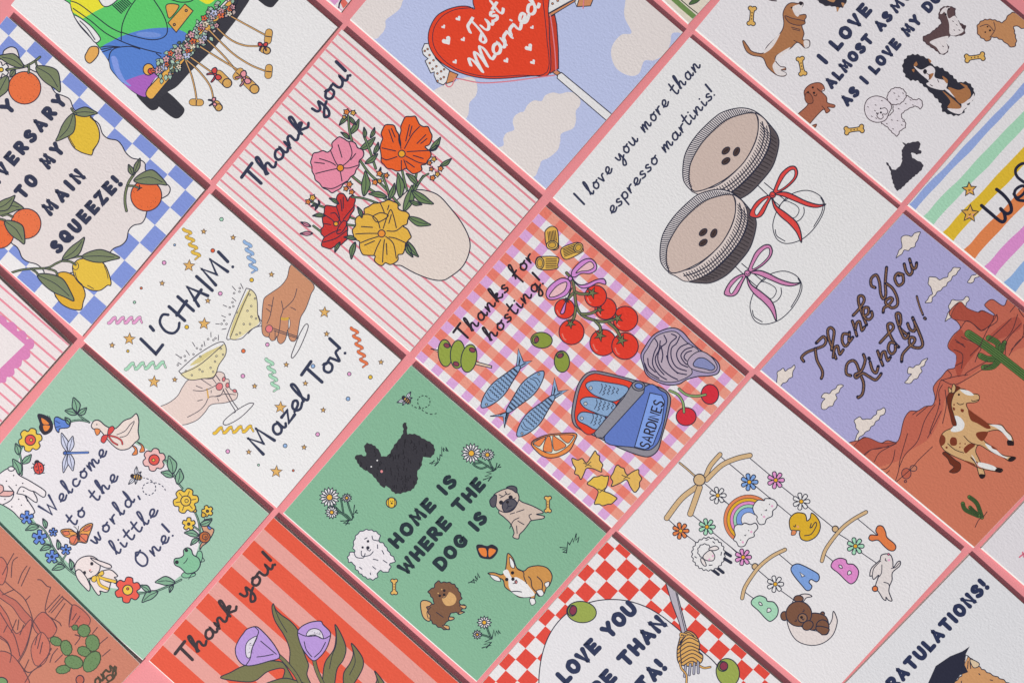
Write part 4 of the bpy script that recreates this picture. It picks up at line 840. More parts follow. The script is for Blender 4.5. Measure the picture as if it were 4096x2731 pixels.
daisies(('720,1440 780,1500 850,1560', '835,1420 850,1470 880,1540', '755,1500 820,1520 860,1560', '780,1390 790,1440 800,1500'), ((690, 1380, 80, 15), (828, 1385, 40, 11, 180, 0, .9), (708, 1500, 52, 12, 20)), ('870,1560 890,1440 880,1520 910,1480 895,1500 915,1505', '780,1570 850,1560 800,1585 850,1590', '820,1600 850,1560'))
P('grass_tuft'); grass('1492,1110 1530,1085 1505,1115 1550,1100 1530,1130 1560,1100 1550,1060 1570,1085 1575,1040 1590,1050 1585,975 1605,1015 1600,985 1625,1010 1620,980 1638,1012')
T(1, 3)
P('bichon_print'); WD = '3a3f55'
F('e0dce0', rough('880,480 900,392 950,350 1020,343 1082,370 1096,402 1082,430 1130,460 1165,520 1208,570 1210,602 1172,608 1178,642 1150,682 1100,668 1078,680 1070,722 1030,740 960,710 905,660 880,610 842,595 838,560 862,518 895,522', 5, 18), 5, 1, WD)
for s in ('1030,390 1040,420 1085,430', '885,520 905,560 960,565 975,530', '945,510 950,550 1010,545 1040,515', '1075,460 1075,490', '1110,505 1125,535', '1040,575 1078,585', '1060,655 1035,635', '930,640 950,655', '970,415 990,405', '1015,685 1020,700', '1120,585 1150,605'): L(s, 5, WD)
C('2f3040', 955, 482, 10, wd=0); C('2f3040', 998, 433, 11, wd=0); C('2f3040', 997, 485, 14, wd=0); L('990,500 1010,510 1020,498', 4.5, WD)
P('dog_biscuit'); bone(1207, 797, 112, 90)
P('spitz_print')
F('cfa46e', '1420,922 1445,905 1490,915 1515,945 1505,1000 1548,1040 1510,1055 1480,1072 1440,1040 1422,980')
F('c99c6a', '1640,1040 1680,1040 1685,1055 1650,1065'); F('7b5842', rough('1480,830 1520,805 1550,752 1590,762 1650,762 1700,790 1735,850 1745,890 1728,930 1785,950 1770,972 1738,980 1768,1000 1730,1014 1690,1000 1650,1022 1640,1070 1600,1102 1645,1112 1640,1140 1590,1130 1510,1082 1490,1020 1470,960 1525,930 1510,885', 5, 18), 5)
F('cfa46e', '1590,890 1630,865 1650,838 1690,862 1705,900 1680,940 1620,945', 0); F('cfa46e', '1730,945 1783,950 1765,972', 4); F('cfa46e', '1725,1000 1768,998 1735,1015', 4); F('cfa46e', '1595,1105 1645,1112 1638,1138', 4)
C('26232c', 1572, 868, 11, wd=0); C('26232c', 1608, 827, 11, wd=0); C('26232c', 1607, 860, 11, wd=0); L('1595,885 1612,882 1625,868', 4); C('cfa46e', 1560, 848, 6, wd=0); C('cfa46e', 1588, 818, 6, wd=0)
L('1500,960 1470,1000 1480,1050', 4); L('1545,1000 1600,1040', 4)
daisies(('1945,1115 1965,1165 1985,1210', '1905,1180 1945,1190 1985,1210'), ((1928, 1082, 58, 12, 0, 0, .9), (1872, 1178, 38, 10, 90)), ('1910,1285 1980,1265 1925,1255 1980,1240 1935,1235 1990,1210 2005,1140 2015,1190 2025,1150 2040,1175 2040,1145 2055,1168', '1945,1285 1985,1240'))
P('grass_tuft'); grass('1802,765 1840,745 1815,760 1850,765 1840,735 1865,750 1855,710 1875,740 1875,688 1890,722')
P('butterfly'); F('2f2a30', '1868,470 1900,462 1950,475 1990,462 2032,490 2025,530 1990,568 1955,572 1900,560 1878,520'); F('df7f3c', '1880,490 1940,490 1948,555 1905,545', 3); F('df7f3c', '1965,490 2020,500 2010,530 1965,560', 3); L('1950,475 1955,565', 6); L('1900,560 1885,545', 3)
T(2, 3)
P('pug_print')
F('c9b7aa', '100,190 140,240 190,290 220,360 212,400 255,413 265,378 298,345 340,290 360,268 450,252 460,232 400,218 450,208 442,190 370,152 290,122 230,100'); F('c9b7aa', '55,75 80,45 150,15 215,15 255,60 255,110 215,180 155,202 95,180 65,130')
F('55535c', '26,110 55,72 80,68 72,150 40,155'); F('55535c', '160,5 200,-10 240,5 240,45 205,22'); F('55535c', '125,150 155,105 205,92 240,120 235,152 185,190 145,198')
C('2a262e', 117, 123, 15, wd=3); C('2a262e', 193, 82, 15, wd=3); C('26232a', 168, 120, 12, wd=0); L('168,132 172,155 160,175', 4); L('172,155 200,150', 4)
for s in ('100,60 130,75', '110,85 140,70 160,50', '150,35 165,60 190,50', '190,215 225,205', '185,330 215,270 260,245', '250,270 300,300', '360,268 340,230 360,215', '300,180 240,200', '240,310 245,370', '210,100 235,85'): L(s, 4.5)
P('dog_biscuit'); bone(491, 138, 118, 90)
P('grass_tuft'); grass('588,482 640,485 605,500 638,500 612,520 640,525 650,440 665,460 690,410 695,440 718,370 715,425 740,400 730,440')
P('corgi_print')
F('c68f4e', '300,670 340,640 420,628 490,650 525,712 505,782 480,802 458,855 420,872 395,850 380,905 355,890 345,880 265,880 210,842 150,800 132,742 80,720 12,690 60,684 122,700 150,662 160,600 170,530 212,570 245,650'); F('e6e2e4', '132,680 168,660 202,722 242,720 310,760 345,800 385,862 300,880 220,852 180,800 172,745', 0)
F('e6e2e4', '185,560 218,600 222,646 193,632', 4); F('e6e2e4', '28,702 92,716 112,752 62,742', 4); F('e6e2e4', '400,830 440,820 458,855 430,872', 4); F('e6e2e4', '465,770 500,755 500,785 478,803', 4); F('e6e2e4', '345,895 380,890 392,925 360,942', 4)
C('26232c', 208, 685, 14, wd=0); C('26232c', 162, 738, 14, wd=0); C('26232c', 211, 735, 14, wd=0); C('d98a86', 236, 758, 11, 14, wd=3); L('212,770 230,765 240,740', 4)
for s in ('245,650 295,680 300,720 320,770', '335,715 355,740 365,800 400,840', '405,715 445,760 445,820', '200,835 240,832 280,838'): L(s, 5)
# ---------------------------------------------------------------- pasta card
card('pasta', 'red and white check pasta card with green olives and a fork twirled in spaghetti', Tp=(2446, 2144), R=None, L=(1915, 2746), bg='e3dfe0', th=.0)
T(2, 3)
for i in range(-10, 18):
    for j in range(-3, 18):
        if (i+j) % 2:
            V = lambda a, b: px((1026+a*92.3-b*79.3, 492+a*80.5+b*88.5))
            raw([V(i, j), V(i+1, j), V(i+1, j+1), V(i, j+1)], 'd94a3e')
up()
P('plate_circle', 0)
F('dddcdf', '425,1620 430,1420 480,1230 570,1080 700,970 850,915 990,898 1130,910 1270,955 1400,1030 1550,1150 1700,1290 1840,1420 1930,1600 1930,1800 500,1800', 5.5)
P('lettering', 6)
kw = dict(col='2f3856', gap=.42, jitter=.02)
text(BOLD, 'LOVE YOU', 635, 1560, 1195, 985, 92, 40, **kw); text(BOLD, 'RE THAN', 905, 1660, 1425, 1100, 92, 40, **kw); text(BOLD, 'TA!', 1268, 1628, 1428, 1445, 92, 40, **kw)
for a in ((760, 998, 119, 85, 6, 693, 985, 28, 38, 15), (1930, 1480, 92, 112, -15, 1898, 1430, 32, 34, 20)):
    P('olive', 8); C('96a550', *a[:5]); C('7d8b40', a[5]-8, a[6]+2, a[7]+8, a[8]+6, a[9], 5); C('87384e', *a[5:10], 5)
P('fork', 8); F('b3adb8', '1420,700 1432,758 1480,920 1540,1080 1572,1200 1605,1155 1520,830 1440,700', 5, 0); L('1512,830 1590,1160', 4)
P('spaghetti', 14)
F('d5a55e', '1555,1190 1610,1148 1670,1180 1705,1250 1700,1310 1730,1345 1718,1400 1650,1430 1570,1425 1530,1390 1525,1300 1540,1230')
for s in ('1560,1200 1610,1160 1660,1190', '1545,1240 1610,1180 1680,1210', '1535,1270 1620,1205 1700,1240', '1530,1300 1610,1240 1700,1270', '1530,1330 1620,1270 1705,1300', '1530,1360 1640,1300 1722,1340', '1540,1390 1640,1330 1722,1370', '1555,1410 1640,1360 1705,1400', '1580,1422 1640,1390 1690,1415', '1570,1210 1550,1300 1560,1400', '1600,1180 1540,1260'): L(s, 5, z=.2)
band('d5a55e', '1570,1190 1555,1195 1555,1170 1600,1180', 14, 4.5); band('d5a55e', '1700,1425 1740,1445 1790,1438', 14, 4.5); band('d5a55e', '1545,1400 1560,1450 1598,1500 1598,1580', 14, 4.5)
P('fork_tine', 30, under='fork')
for a in ((1593, 1425, 1583, 1512), (1630, 1415, 1622, 1500), (1662, 1408, 1658, 1490), (1692, 1398, 1694, 1484)): band('a3a3b4', [a[:2], a[2:]], 17, 5, sm=0)
# ---------------------------------------------------------------- tulip card
card('tulip', 'red and pink wide striped thank you card with lilac tulips', Tp=(1095, 2067), L=(592, 2645), bg='d99a92')
b_ = [-.02, .078, .155, .25, .335, .44, .52, .62, .70, .80, .885, 1.02]
for i in range(0, 11, 2): UV('d9563f', 1-b_[i+1], 1-b_[i], -.01, 1.01)
up()
T(0, 3)
P('lettering'); text(SCR, 'Thank you!', 1505, 1418, 2222, 598, 142, 22, '3a3238', gap=.06)
OV = '72714c'
T(1, 3)
P('leaf', 4)
F(OV, '240,932 262,980 310,1025 380,1075 440,1150 460,1250 500,1360 522,1425 510,1500 545,1600 450,1600 420,1500 372,1420 372,1300 330,1190 255,1070 230,975'); L('250,965 290,1060 350,1160', 4)
F(OV, '-180,1525 -100,1480 0,1430 150,1395 280,1392 340,1430 420,1600 300,1600 330,1455 200,1472 100,1545 0,1555')
F(OV, '735,1098 790,1190 822,1290 800,1380 750,1455 720,1600 640,1600 640,1480 660,1390 725,1295 742,1190'); L('742,1130 745,1250 710,1350 690,1450', 4)
F(OV, '866,1248 935,1330 962,1400 940,1480 860,1600 810,1600 803,1490 855,1405 880,1330'); L('880,1300 895,1400 850,1500', 4)
F(OV, '1052,1470 1130,1570 1120,1620 1040,1620 1070,1540'); L('1062,1500 1090,1580', 4)
F(OV, '150,1600 300,1530 420,1545 520,1600')
P('stem', 14); stem('565,1370 590,1470 660,1620', 27, OV); stem('275,1340 340,1400 420,1500 470,1600', 27, OV)
P('tulip_flower', 20); F('b091d0', '0,1170 30,1135 90,1115 130,1130 200,1200 260,1280 290,1360 200,1392 100,1420 30,1427 -20,1405 -55,1350 -62,1285 -35,1220'); F('d3ced9', '20,1270 50,1220 112,1193 75,1280 55,1360 25,1350', 4.5)
for s in ('90,1115 122,1150 110,1195 70,1290 55,1370 20,1425', '140,1230 200,1280 265,1335', '110,1357 170,1350 240,1335'): L(s, 5)
P('tulip_flower', 20); F('b091d0', '435,1165 460,1120 510,1090 560,1075 620,1072 640,1100 690,1150 698,1190 670,1280 620,1350 562,1387 500,1330 460,1260'); F('d3ced9', '508,1190 525,1145 572,1130 620,1150 640,1210 590,1190', 4.5)
for s in ('440,1165 500,1190 570,1182 640,1212 698,1185', '488,1235 505,1300 548,1355', '658,1240 620,1310 570,1358'): L(s, 5)
rr = random.Random(2)
P('stamen', 44)
for k in range(16): C('5a5068', 530+rr.random()*90, 1150+rr.random()*32, 2.6, wd=0); C('5a5068', 30+rr.random()*40+18*(k % 2), 1235+rr.random()*90, 2.6, wd=0); CUR['z'] -= STEP*2
# ---------------------------------------------------------------- canyon card
card('desert', 'terracotta canyon card with prickly pear cactus at the bottom left corner of the layout', R=(562, 2652), bg='bd7964', th=-.06)
T(0, 3)
P('rock')
for c, s in (('b2665a', '-100,640 0,820 60,870 130,910 200,990 262,1065 240,1115 170,1060 100,960 20,900 -100,800'), ('b8685a', '265,1085 335,1000 400,1040 455,1130 400,1205 300,1170'), ('b8685a', '552,1105 575,950 640,965 722,1055 680,1130 580,1112'), ('b8685a', '-60,900 50,1010 130,1170 240,1060 250,1120 200,1290 120,1400 60,1250 -60,1150'), ('bd6e5e', '0,560 60,640 20,780 -60,700'), ('bd6e5e', '250,1280 330,1160 400,1260 360,1400 280,1420'), ('b8685a', '-40,1340 80,1330 200,1480 220,1600 -40,1600')): F(c, s, 4.5, oc='5a4048')
P('rock_crack', 6)
for s in ('-20,530 20,640 15,720 90,800 200,900 262,1062 250,1140 210,1290 150,1400', '262,1062 300,1120 360,1220 410,1300', '205,905 240,870', '20,700 60,620 110,530', '90,720 100,600 140,560', '145,770 175,690 215,630', '170,790 240,640', '300,740 330,745 375,790 405,800', '405,800 370,920 365,1000 420,1060 450,1120', '400,1040 470,1080 490,1110', '370,980 480,860', '390,1000 500,870', '410,1005 510,890', '440,1050 520,930', '500,880 560,930 575,960 552,1100', '0,1000 60,1100 120,1200 160,1350', '60,1100 30,1160', '130,1060 90,1160', '150,1060 140,1140', '0,1190 60,1240 90,1330 80,1400', '190,1100 160,1180', '300,1180 280,1260', '330,1170 300,1290', '410,1290 380,1350', '460,1290 420,1340 400,1400', '500,1340 440,1400', '150,1400 220,1480 300,1440 400,1330', '200,1560 260,1470 330,1430', '610,1010 580,1060', '640,1030 600,1090', '780,1120 740,1170', '860,1200 800,1250', '880,1300 820,1350', '20,860 110,820', '230,1380 190,1470', '340,1240 320,1330', '600,1180 640,1200 600,1260'): L(s, 5, '5a4048', z=.1)
P('prickly_pear', 14)
for a in ((600, 1122, 26, 22, 0), (672, 1147, 50, 50, 30), (740, 1245, 55, 66, -10), (448, 1232, 48, 34, 25), (530, 1284, 44, 62, -15), (672, 1313, 54, 38, 20), (505, 1457, 58, 33, -10), (735, 1395, 58, 92, 35), (590, 1398, 74, 52, 15)):
    F('668458', rough(' '.join(f'{a[0]+a[2]*math.cos(t)*math.cos(math.radians(a[4]))-a[3]*math.sin(t)*math.sin(math.radians(a[4])):.0f},{a[1]+a[2]*math.cos(t)*math.sin(math.radians(a[4]))+a[3]*math.sin(t)*math.cos(math.radians(a[4])):.0f}' for t in [k*.6283 for k in range(10)]), 2, 12), 5, 0, '3d4a38')
    for k in range(9):
        t = k*2.4; q = math.sqrt(k/9)*.75; C('45583c', a[0]+a[2]*q*math.cos(t), a[1]+a[3]*q*math.sin(t), 3, wd=0); CUR['z'] -= STEP
C('6f9160', 10, 1560, 50, 40)
P('lettering', 10); text(SCR, 'ary', 775, 1590, 925, 1440, 95, 17, '4a4236', gap=.05); L('930,1440 915,1520 870,1550 850,1520 885,1500 900,1530 850,1570', 14, '4a4236')
C('b3604e', 640, 1540, 32, 36)
# ---------------------------------------------------------------- western card
card('kind', 'periwinkle western card with rope lettering, red canyon, cactus and a running paint horse', L=(3040, 1483), Tp=(3612, 854), B=(3895, 2192), bg='a9a6d0', opening=.0030)
T(3, 2)
CR = 'e0d6ce'
for s in ('355,490 380,450 375,400 400,360 430,352 450,372 490,340 510,325 527,345 500,370 505,400 470,440 430,470 390,492', '720,660 735,625 760,600 735,580 745,548 790,550 830,520 880,475 903,485 880,525 850,560 850,600 810,650 740,678', '1400,455 1430,425 1450,400 1418,380 1425,345 1470,340 1520,310 1560,268 1580,280 1550,325 1530,345 1530,385 1490,430 1420,475', '990,925 1020,880 1025,850 1000,800 1000,755 1040,742 1080,760 1150,735 1180,690 1225,667 1248,690 1200,740 1150,800 1100,850 1050,890 1005,940'):
    P('cloud'); F(CR, rough(s, 6, 26, True, 3), 4)
T(3, 1)
for s in ('1325,750 1360,700 1380,660 1365,630 1390,585 1440,595 1480,570 1505,552 1523,575 1495,625 1480,670 1430,700 1390,710 1345,762', '1565,1115 1610,1060 1620,1030 1590,980 1590,930 1630,915 1670,935 1730,920 1770,860 1815,838 1840,860 1790,910 1750,960 1700,1010 1640,1060 1600,1125', '1715,1255 1750,1200 1755,1130 1790,1098 1840,1110 1900,1072 1912,1090 1880,1150 1800,1200 1740,1265', '1902,955 1930,915 1990,885 2010,900 1960,930 1930,970'):
    P('cloud'); F(CR, rough(s, 6, 26, True, 3), 4)
T(3, 2)
P('canyon', 4)
F('bd6653', '940,990 1040,920 1080,900 1150,930 1210,946 1260,926 1330,940 1360,890 1380,800 1400,740 1440,692 1500,690 1560,655 1622,642 1640,580 1625,510 1650,460 1690,420 1740,362 1800,342 1812,265 1800,230 1748,190 1748,145 1790,80 1842,30 1820,-20 1768,-60 1758,-108 1835,-180 1880,-140 1970,-98 2020,-112 2105,-72 2112,-85 2042,-145 2050,-175 2100,-200 2190,-150 2250,-215 2500,-120 2500,2000 1900,2000 1300,1270', 4.5, oc='4a3038')
F('c9765c', '1180,1160 1250,1120 1360,1080 1450,1000 1600,900 1700,700 1720,600 1850,470 1960,380 2100,310 2500,300 2500,2000 1800,2000 1300,1290', 0)
F('ab5345', '985,985 1080,902 1210,946 1330,945 1200,990 1130,1000 1060,1050', 3, oc='4a3038'); F('a84f40', '1770,-55 1835,-180 1900,-130 1985,-98 2020,-110 2110,-72 2135,-80 2090,-10 2010,50 1920,-20', 3, oc='4a3038'); F('a84f40', '1750,180 1795,90 1850,40 1900,130 2000,170 1960,230 1880,330 1830,420 1800,340 1812,250', 0); F('ab5345', '2050,120 2200,-20 2300,-60 2330,20 2200,100', 0)
for s in ('1060,1050 1130,1000 1270,975', '1155,1095 1200,1020 1330,950', '1180,1158 1250,1150 1300,1090 1320,1000', '1240,1200 1275,1165', '1320,1260 1350,1160 1360,1080 1420,870', '1320,1265 1450,1150 1510,1080 1620,975', '1350,1150 1400,1040 1500,930 1560,760 1640,640', '1580,905 1640,790 1690,690', '1460,720 1500,690', '1490,730 1580,655', '1610,870 1600,850 1660,690 1680,600', '1645,600 1660,520 1680,460', '1680,640 1670,540 1700,480', '1700,790 1730,640 1720,520', '1680,450 1780,420 1900,400', '1690,440 1780,480 1850,460 2000,370 2100,310', '1740,365 1770,400 1760,430', '1800,120 1880,180', '1810,140 1870,160', '1790,200 1860,240 1850,350', '1850,100 2000,175 1980,240 1960,300', '2000,170 2050,60 2100,-30 2110,-72', '1920,250 2010,160', '2010,50 2130,-20 2135,-80', '1845,30 1900,-30 2010,50', '2230,250 2290,150 2360,90', '2250,200 2340,100 2350,0', '2150,170 2250,60 2300,-80', '2200,240 2220,120 2330,-10', '2060,130 2180,20 2250,-50', '1880,410 1900,380 2060,290', '2300,-200 2310,-120 2350,-60', '2240,-100 2280,-150', '1800,330 1860,300'): L(s, 4, '4a3038', z=.05)
P('boulder', 14); C('b8604c', 1410, 1190, 38, 42, wd=4); C('c07a60', 1467, 1148, 28, 24, wd=4); C('b8604c', 1403, 1252, 10, wd=4)
P('saguaro', 14)
CG = '587a42'; CK = '2c3a26'
def cactus(s, wd):
    p = spline(pts(s), False); rib(p, wd+5, CK); up(); rib(p, wd-4, CG); up()
    for k in (-.26, 0, .26):
        q = []
        for i in range(len(p)):
            a, b = p[max(i-1, 0)], p[min(i+1, len(p)-1)]; l = math.hypot(b[0]-a[0], b[1]-a[1]) or 1; q.append((p[i][0]-(b[1]-a[1])/l*wd*k, p[i][1]+(b[0]-a[0])/l*wd*k))
        rib(q, 3.6, CK)
    up()
for s, wd in (('2160,230 2175,200 2195,145', 38), ('2150,225 2140,150 2070,108', 46), ('2135,275 2060,275 2005,250', 46), ('2150,290 2100,335 2030,342', 44), ('1908,75 2100,210 2420,460', 64)): cactus(s, wd)
P('small_cactus', 14)
for s, wd in (('2015,1540 1975,1430 1915,1378', 30), ('1990,1530 1900,1490 1872,1465 1862,1430', 30), ('1990,1520 1950,1490 1920,1460', 26)): cactus(s, wd)
L('1960,1620 1990,1560 2030,1530 2055,1495', 4, '4a3038')
P('paint_horse', 14)
HO = '3a2a2a'
F('6b3020', '1700,1030 1740,1070 1760,1110 1790,1140 1755,1175 1800,1185 1840,1160 1842,1110 1800,1080 1730,1020', 4, oc=HO)
F('cfa878', '1790,495 1830,508 1880,520 1920,548 1985,560 1992,600 1960,622 1890,632 1922,700 1972,730 2040,782 2110,800 2170,802 2212,850 2252,892 2268,955 2222,960 2226,912 2180,862 2130,842 2052,862 2030,922 2100,980 2182,1042 2282,1060 2262,1088 2230,1090 2188,1062 2082,1012 1992,962 1965,1010 1985,1062 2020,1140 2040,1205 2018,1228 1995,1210 1965,1110 1925,1060 1990,1108 2080,1130 2176,1155 2165,1180 2118,1172 1985,1142 1880,1090 1780,1045 1710,1000 1678,940 1690,885 1722,850 1780,820 1800,760 1770,700 1750,600 1760,540', 4.5, oc=HO)
for s in ('1840,520 1910,530 1950,565 1890,560', '1795,730 1840,740 1875,790 1860,840 1800,858 1765,845 1800,790', '2080,800 2165,806 2208,855 2250,900 2240,930 2180,862 2130,825', '2040,950 2110,985 2180,1045 2225,1062 2190,1062 2090,1012', '1990,1100 2080,1118 2130,1145 2110,1165 1995,1135', '1930,1040 1955,1070 1985,1140 1970,1110'): F('e8e2e0', s, 0)
for s in ('1905,680 1960,715 2050,780 2085,825 2050,830 1980,790 1925,760', '1690,880 1720,900 1720,945 1690,970 1678,940', '1775,900 1810,910 1812,960 1770,965 1758,930', '1980,860 2060,858 2040,910 2010,930 1970,890', '1870,990 1920,950 1960,965 1920,1000 1885,1028', '2090,965 2140,1000 2100,990', '1880,1085 1950,1110 1960,1130 1890,1100', '1845,675 1870,680 1865,700 1848,695', '1780,660 1800,670 1790,690'): F('7c3a26', s, 0)
for x, y, r in ((1792, 640, 7), (1732, 982, 9), (1840, 950, 6), (1880, 952, 6), (1838, 980, 6)): C('7c3a26', x, y, r, wd=0); CUR['z'] -= STEP
up(); F('6b3020', '1790,490 1840,505 1815,530 1790,560 1770,640 1790,720 1812,800 1780,800 1760,720 1740,640 1735,580 1765,530', 3, oc=HO)
for s in ('2218,925 2260,930 2270,965 2222,960', '2240,1060 2282,1058 2262,1090 2222,1088', '2130,1150 2176,1150 2165,1180 2122,1175', '1998,1195 2040,1200 2020,1230 1995,1212'): F('2a1e22', s, 0)
C('2a1e22', 1830, 560, 9, wd=0); L('1870,630 1840,640 1815,625', 4, HO); L('1985,600 1950,612 1930,605', 4, HO); L('1870,890 1920,940 1990,965', 4, HO); L('1740,950 1800,1000 1870,1025', 4, HO); F('cfa878', '1770,540 1785,475 1805,500 1795,540', 4, oc=HO); F('cfa878', '1752,545 1748,500 1775,530', 4, oc=HO)
T(3, 1)
P('rope_lettering', 2)
for s in ('590,1592 573,1560 615,1520 690,1490 750,1465 768,1425 745,1395 690,1445', '682,1490 695,1580 735,1660 740,1700 730,1728',
          '848,1570 820,1490 790,1410 782,1345 805,1322 832,1350 825,1420 812,1500', '825,1560 835,1490 860,1470 870,1510 880,1535 905,1500', '945,1375 905,1375 897,1430 920,1470 950,1440 955,1360', '950,1400 955,1435 982,1400', '978,1270 996,1325 1014,1388', '1003,1335 1014,1285 1036,1275 1046,1310 1056,1345 1076,1318',
          '985,1225 1035,1170 1072,1110 1062,1072 1030,1075 1030,1130 1060,1220 1092,1300', '1068,1235 1068,1170 1105,1165 1105,1210 1072,1235 1110,1258 1138,1230 1132,1195',
          '1160,1003 1130,985 1130,930 1170,903 1195,960 1205,1050 1225,1092 1245,1060 1242,960 1252,842', '1250,970 1300,1010 1335,1080 1338,1140 1300,1165 1255,1140 1245,1110 1280,1085 1300,1100 1265,1145 1232,1165 1225,1200', '1385,900 1340,890 1318,930 1345,985 1385,960 1380,900 1350,905', '1393,815 1408,872 1436,902 1458,868 1436,775', '1446,812 1464,850 1486,842 1492,806'): rope(s)
T(3, 2)
for s in ('965,408 930,390 935,320 975,288 1010,310 1040,395 1068,470 1060,550 1030,582 1022,578', '1067,240 1080,290 1050,370 1000,400 1012,425 1060,390 1110,415 1160,442 1190,420 1208,392', '1120,300 1140,365 1170,385 1185,335', '1180,212 1198,265 1222,326', '1206,275 1216,228 1238,218 1248,255 1262,288 1282,262', '1200,145 1260,80 1305,30 1295,-5 1262,0 1270,60 1310,140 1348,180', '1320,150 1280,145 1265,195 1290,235 1320,210 1322,160', '1425,85 1360,30 1330,-60 1335,-90 1360,-80 1365,-20 1352,20', '1352,20 1390,105 1420,100 1428,70', '1420,-8 1440,40 1475,50 1480,0 1460,-55', '1470,-30 1510,60 1540,150 1520,185 1465,180 1435,150 1440,105 1475,110 1470,145 1420,190 1380,240 1372,295'): rope(s)
rope('1110,268 1113,276'); T(3, 1); rope('1493,1072 1515,1150 1543,1222', 18); rope('1555,1246 1562,1252', 26)
# ---------------------------------------------------------------- baby mobile card
card('baby', 'pale card with a hanging baby mobile of a rainbow, sheep, duck, bear and rabbit', L=(2473, 2124), Tp=(3005, 1513), R=(3845, 2204), bg='e2e0e4', opening=.0033)
INK = '30344a'
T(2, 2)
P('string')
for s in ('1880,1060 2060,1210', '2110,1070 2270,1205', '1745,1270 1810,1325', '1890,1395 1990,1485'): L(s, 4.5, sm=0)
T(3, 3)
for s in ('195,-15 490,230', '400,-15 520,80', '600,140 840,335', '-10,465 50,520', '130,590 200,640', '865,372 950,425', '1030,510 1175,610', '760,540 835,602', '1010,245 1175,382', '390,535 505,632', '220,660 325,750', '390,815 515,905', '120,840 195,895', '320,85 380,140'): L(s, 4.5, sm=0)
T(2, 3)
for s in ('1450,255 1510,310', '1645,220 1720,280', '1600,385 1700,460', '1800,355 2030,540', '1880,100 1935,135'): L(s, 4.5, sm=0)
T(2, 2)
P('mobile_arm', 6); WO = 'cfb084'
band(WO, '1545,1105 1600,1150 1665,1208', 12, 5)
for s, wd in (('1750,1225 1790,1130 1868,1038', 34), ('1760,1240 1880,1125 2000,1070 2108,1045', 37), ('1690,1290 1560,1390 1442,1545', 42), ('1705,1300 1670,1400 1630,1512', 44)): band(WO, s, wd, 5.5)
C(WO, 1703, 1240, 46)
T(3, 3)
for a, s in (((200, 635, 25), '97,888 120,800 190,690 250,620 340,550 440,500'), ((842, 335, 25), '735,590 770,490 880,345 980,262 1088,200')):
    P('mobile_arm', 6); C(WO, *a); band(WO, s, 27, 5.5)
T(2, 3)
for x, y, c in ((1553, 350, 'dd8048'), (1763, 318, 'a2d6b6'), (1850, 67, 'e6e3e8'), (2053, 560, 'dd95c8'), (2310, 775, 'e6e3e8')): P('felt_flower', 14); loopflower(c, x, y, 66)
T(3, 2)
for x, y, c in ((155, 1258, '7ba2da'), (366, 1243, 'dd95c8'), (570, 1413, 'e6e3e8')): P('felt_flower', 14); loopflower(c, x, y, 68)
T(3, 3); P('felt_flower', 14); loopflower('a2d6b6', 1003, 472, 68)
T(2, 3)
P('rainbow', 10)
for r, c, wd in ((186, 'dd8458', 27), (160, 'dba82c', 27), (134, 'd98cc4', 27), (109, '9ed0b0', 27), (79, '7b9cda', 38)):
    band(c, [(2097+r*math.cos(math.radians(a)), 262+r*math.sin(math.radians(a))) for a in range(131, 313, 6)], wd, 5, sm=0)
CW = 'e4e1e5'
def cloudface(s, eyes, cheeks, mouth):
    P('cloud', 30); F(CW, s, 5)
    for x, y in cheeks: C('e6a8c8', x, y, 10, wd=0)
    for x, y in eyes: C('2a2a36', x, y, 4.5, wd=0)
    L(mouth, 4)
cloudface('2140,205 2132,155 2170,105 2220,108 2230,92 2290,98 2322,130 2318,165 2290,190 2285,230 2240,255 2225,292 2185,297 2162,260 2165,235', ((2263, 138), (2200, 220)), ((2285, 152), (2220, 237)), '2228,185 2240,188 2240,178')
cloudface('1980,335 2000,302 2045,300 2065,287 2110,300 2150,288 2170,325 2140,365 2140,395 2095,415 2065,468 2020,474 2000,440 1976,420 1990,385', ((2097, 347), (2033, 422)), ((2118, 358), (2050, 440)), '2062,385 2072,388 2075,380')
P('sheep', 14)
for a in ((1905, 520, 1952, 550), (1903, 572, 1955, 603), (1845, 645, 1893, 683), (1808, 662, 1855, 698)): rib([a[:2], a[2:]], 25, '2f3346')
up()
F(CW, polar(1775, 535, [126, 136]*22), 5); F(CW, polar(1745, 510, [52, 58]*10), 5); F('e4dad8', '1735,570 1740,540 1790,505 1825,545 1815,585 1770,588', 5); F('e4dad8', '1780,490 1830,470 1858,490 1830,505 1790,505', 5); F('e4dad8', '1715,570 1740,580 1758,625 1740,628 1718,600', 5); C('e6a8c8', 1810, 550, 9, wd=0); C('e6a8c8', 1782, 578, 9, wd=0)
for s in ('1755,425 1775,418', '1810,435 1825,448', '1880,520 1875,545', '1665,555 1680,565', '1780,625 1805,622'): L(s, 5)
T(3, 3)
P('duck', 14); F('d6ab2e', '490,345 474,290 485,240 530,206 592,212 610,240 615,270 640,250 652,208 690,235 720,290 716,350 680,402 620,430 570,415 555,372 555,348', 5.5); F('d9895c', '498,345 530,352 520,380 490,382', 4); L('595,388 650,375 690,310 685,280 660,310 655,325', 5); L('660,315 640,325 650,290', 5); C('e6a06a', 543, 317, 11, wd=0); L('508,310 520,318 525,300', 4.5)
HOLE = 'e2e0e4'
P('block_letter', 14); F('a2d2b4', '172,935 182,895 235,868 285,885 300,912 350,920 384,970 375,1030 325,1072 285,1050 230,990', 5.5); F(HOLE, '232,918 250,925 258,945 235,940', 4.5); F(HOLE, '300,970 320,968 328,990 298,1000', 4.5)
P('block_letter', 14); F('7b9fd8', '488,665 500,628 540,613 580,625 640,655 705,695 713,735 690,757 650,738 632,760 655,792 640,822 610,824 575,785 520,720', 5.5); F(HOLE, '558,680 600,710 575,718', 4.5, 0)
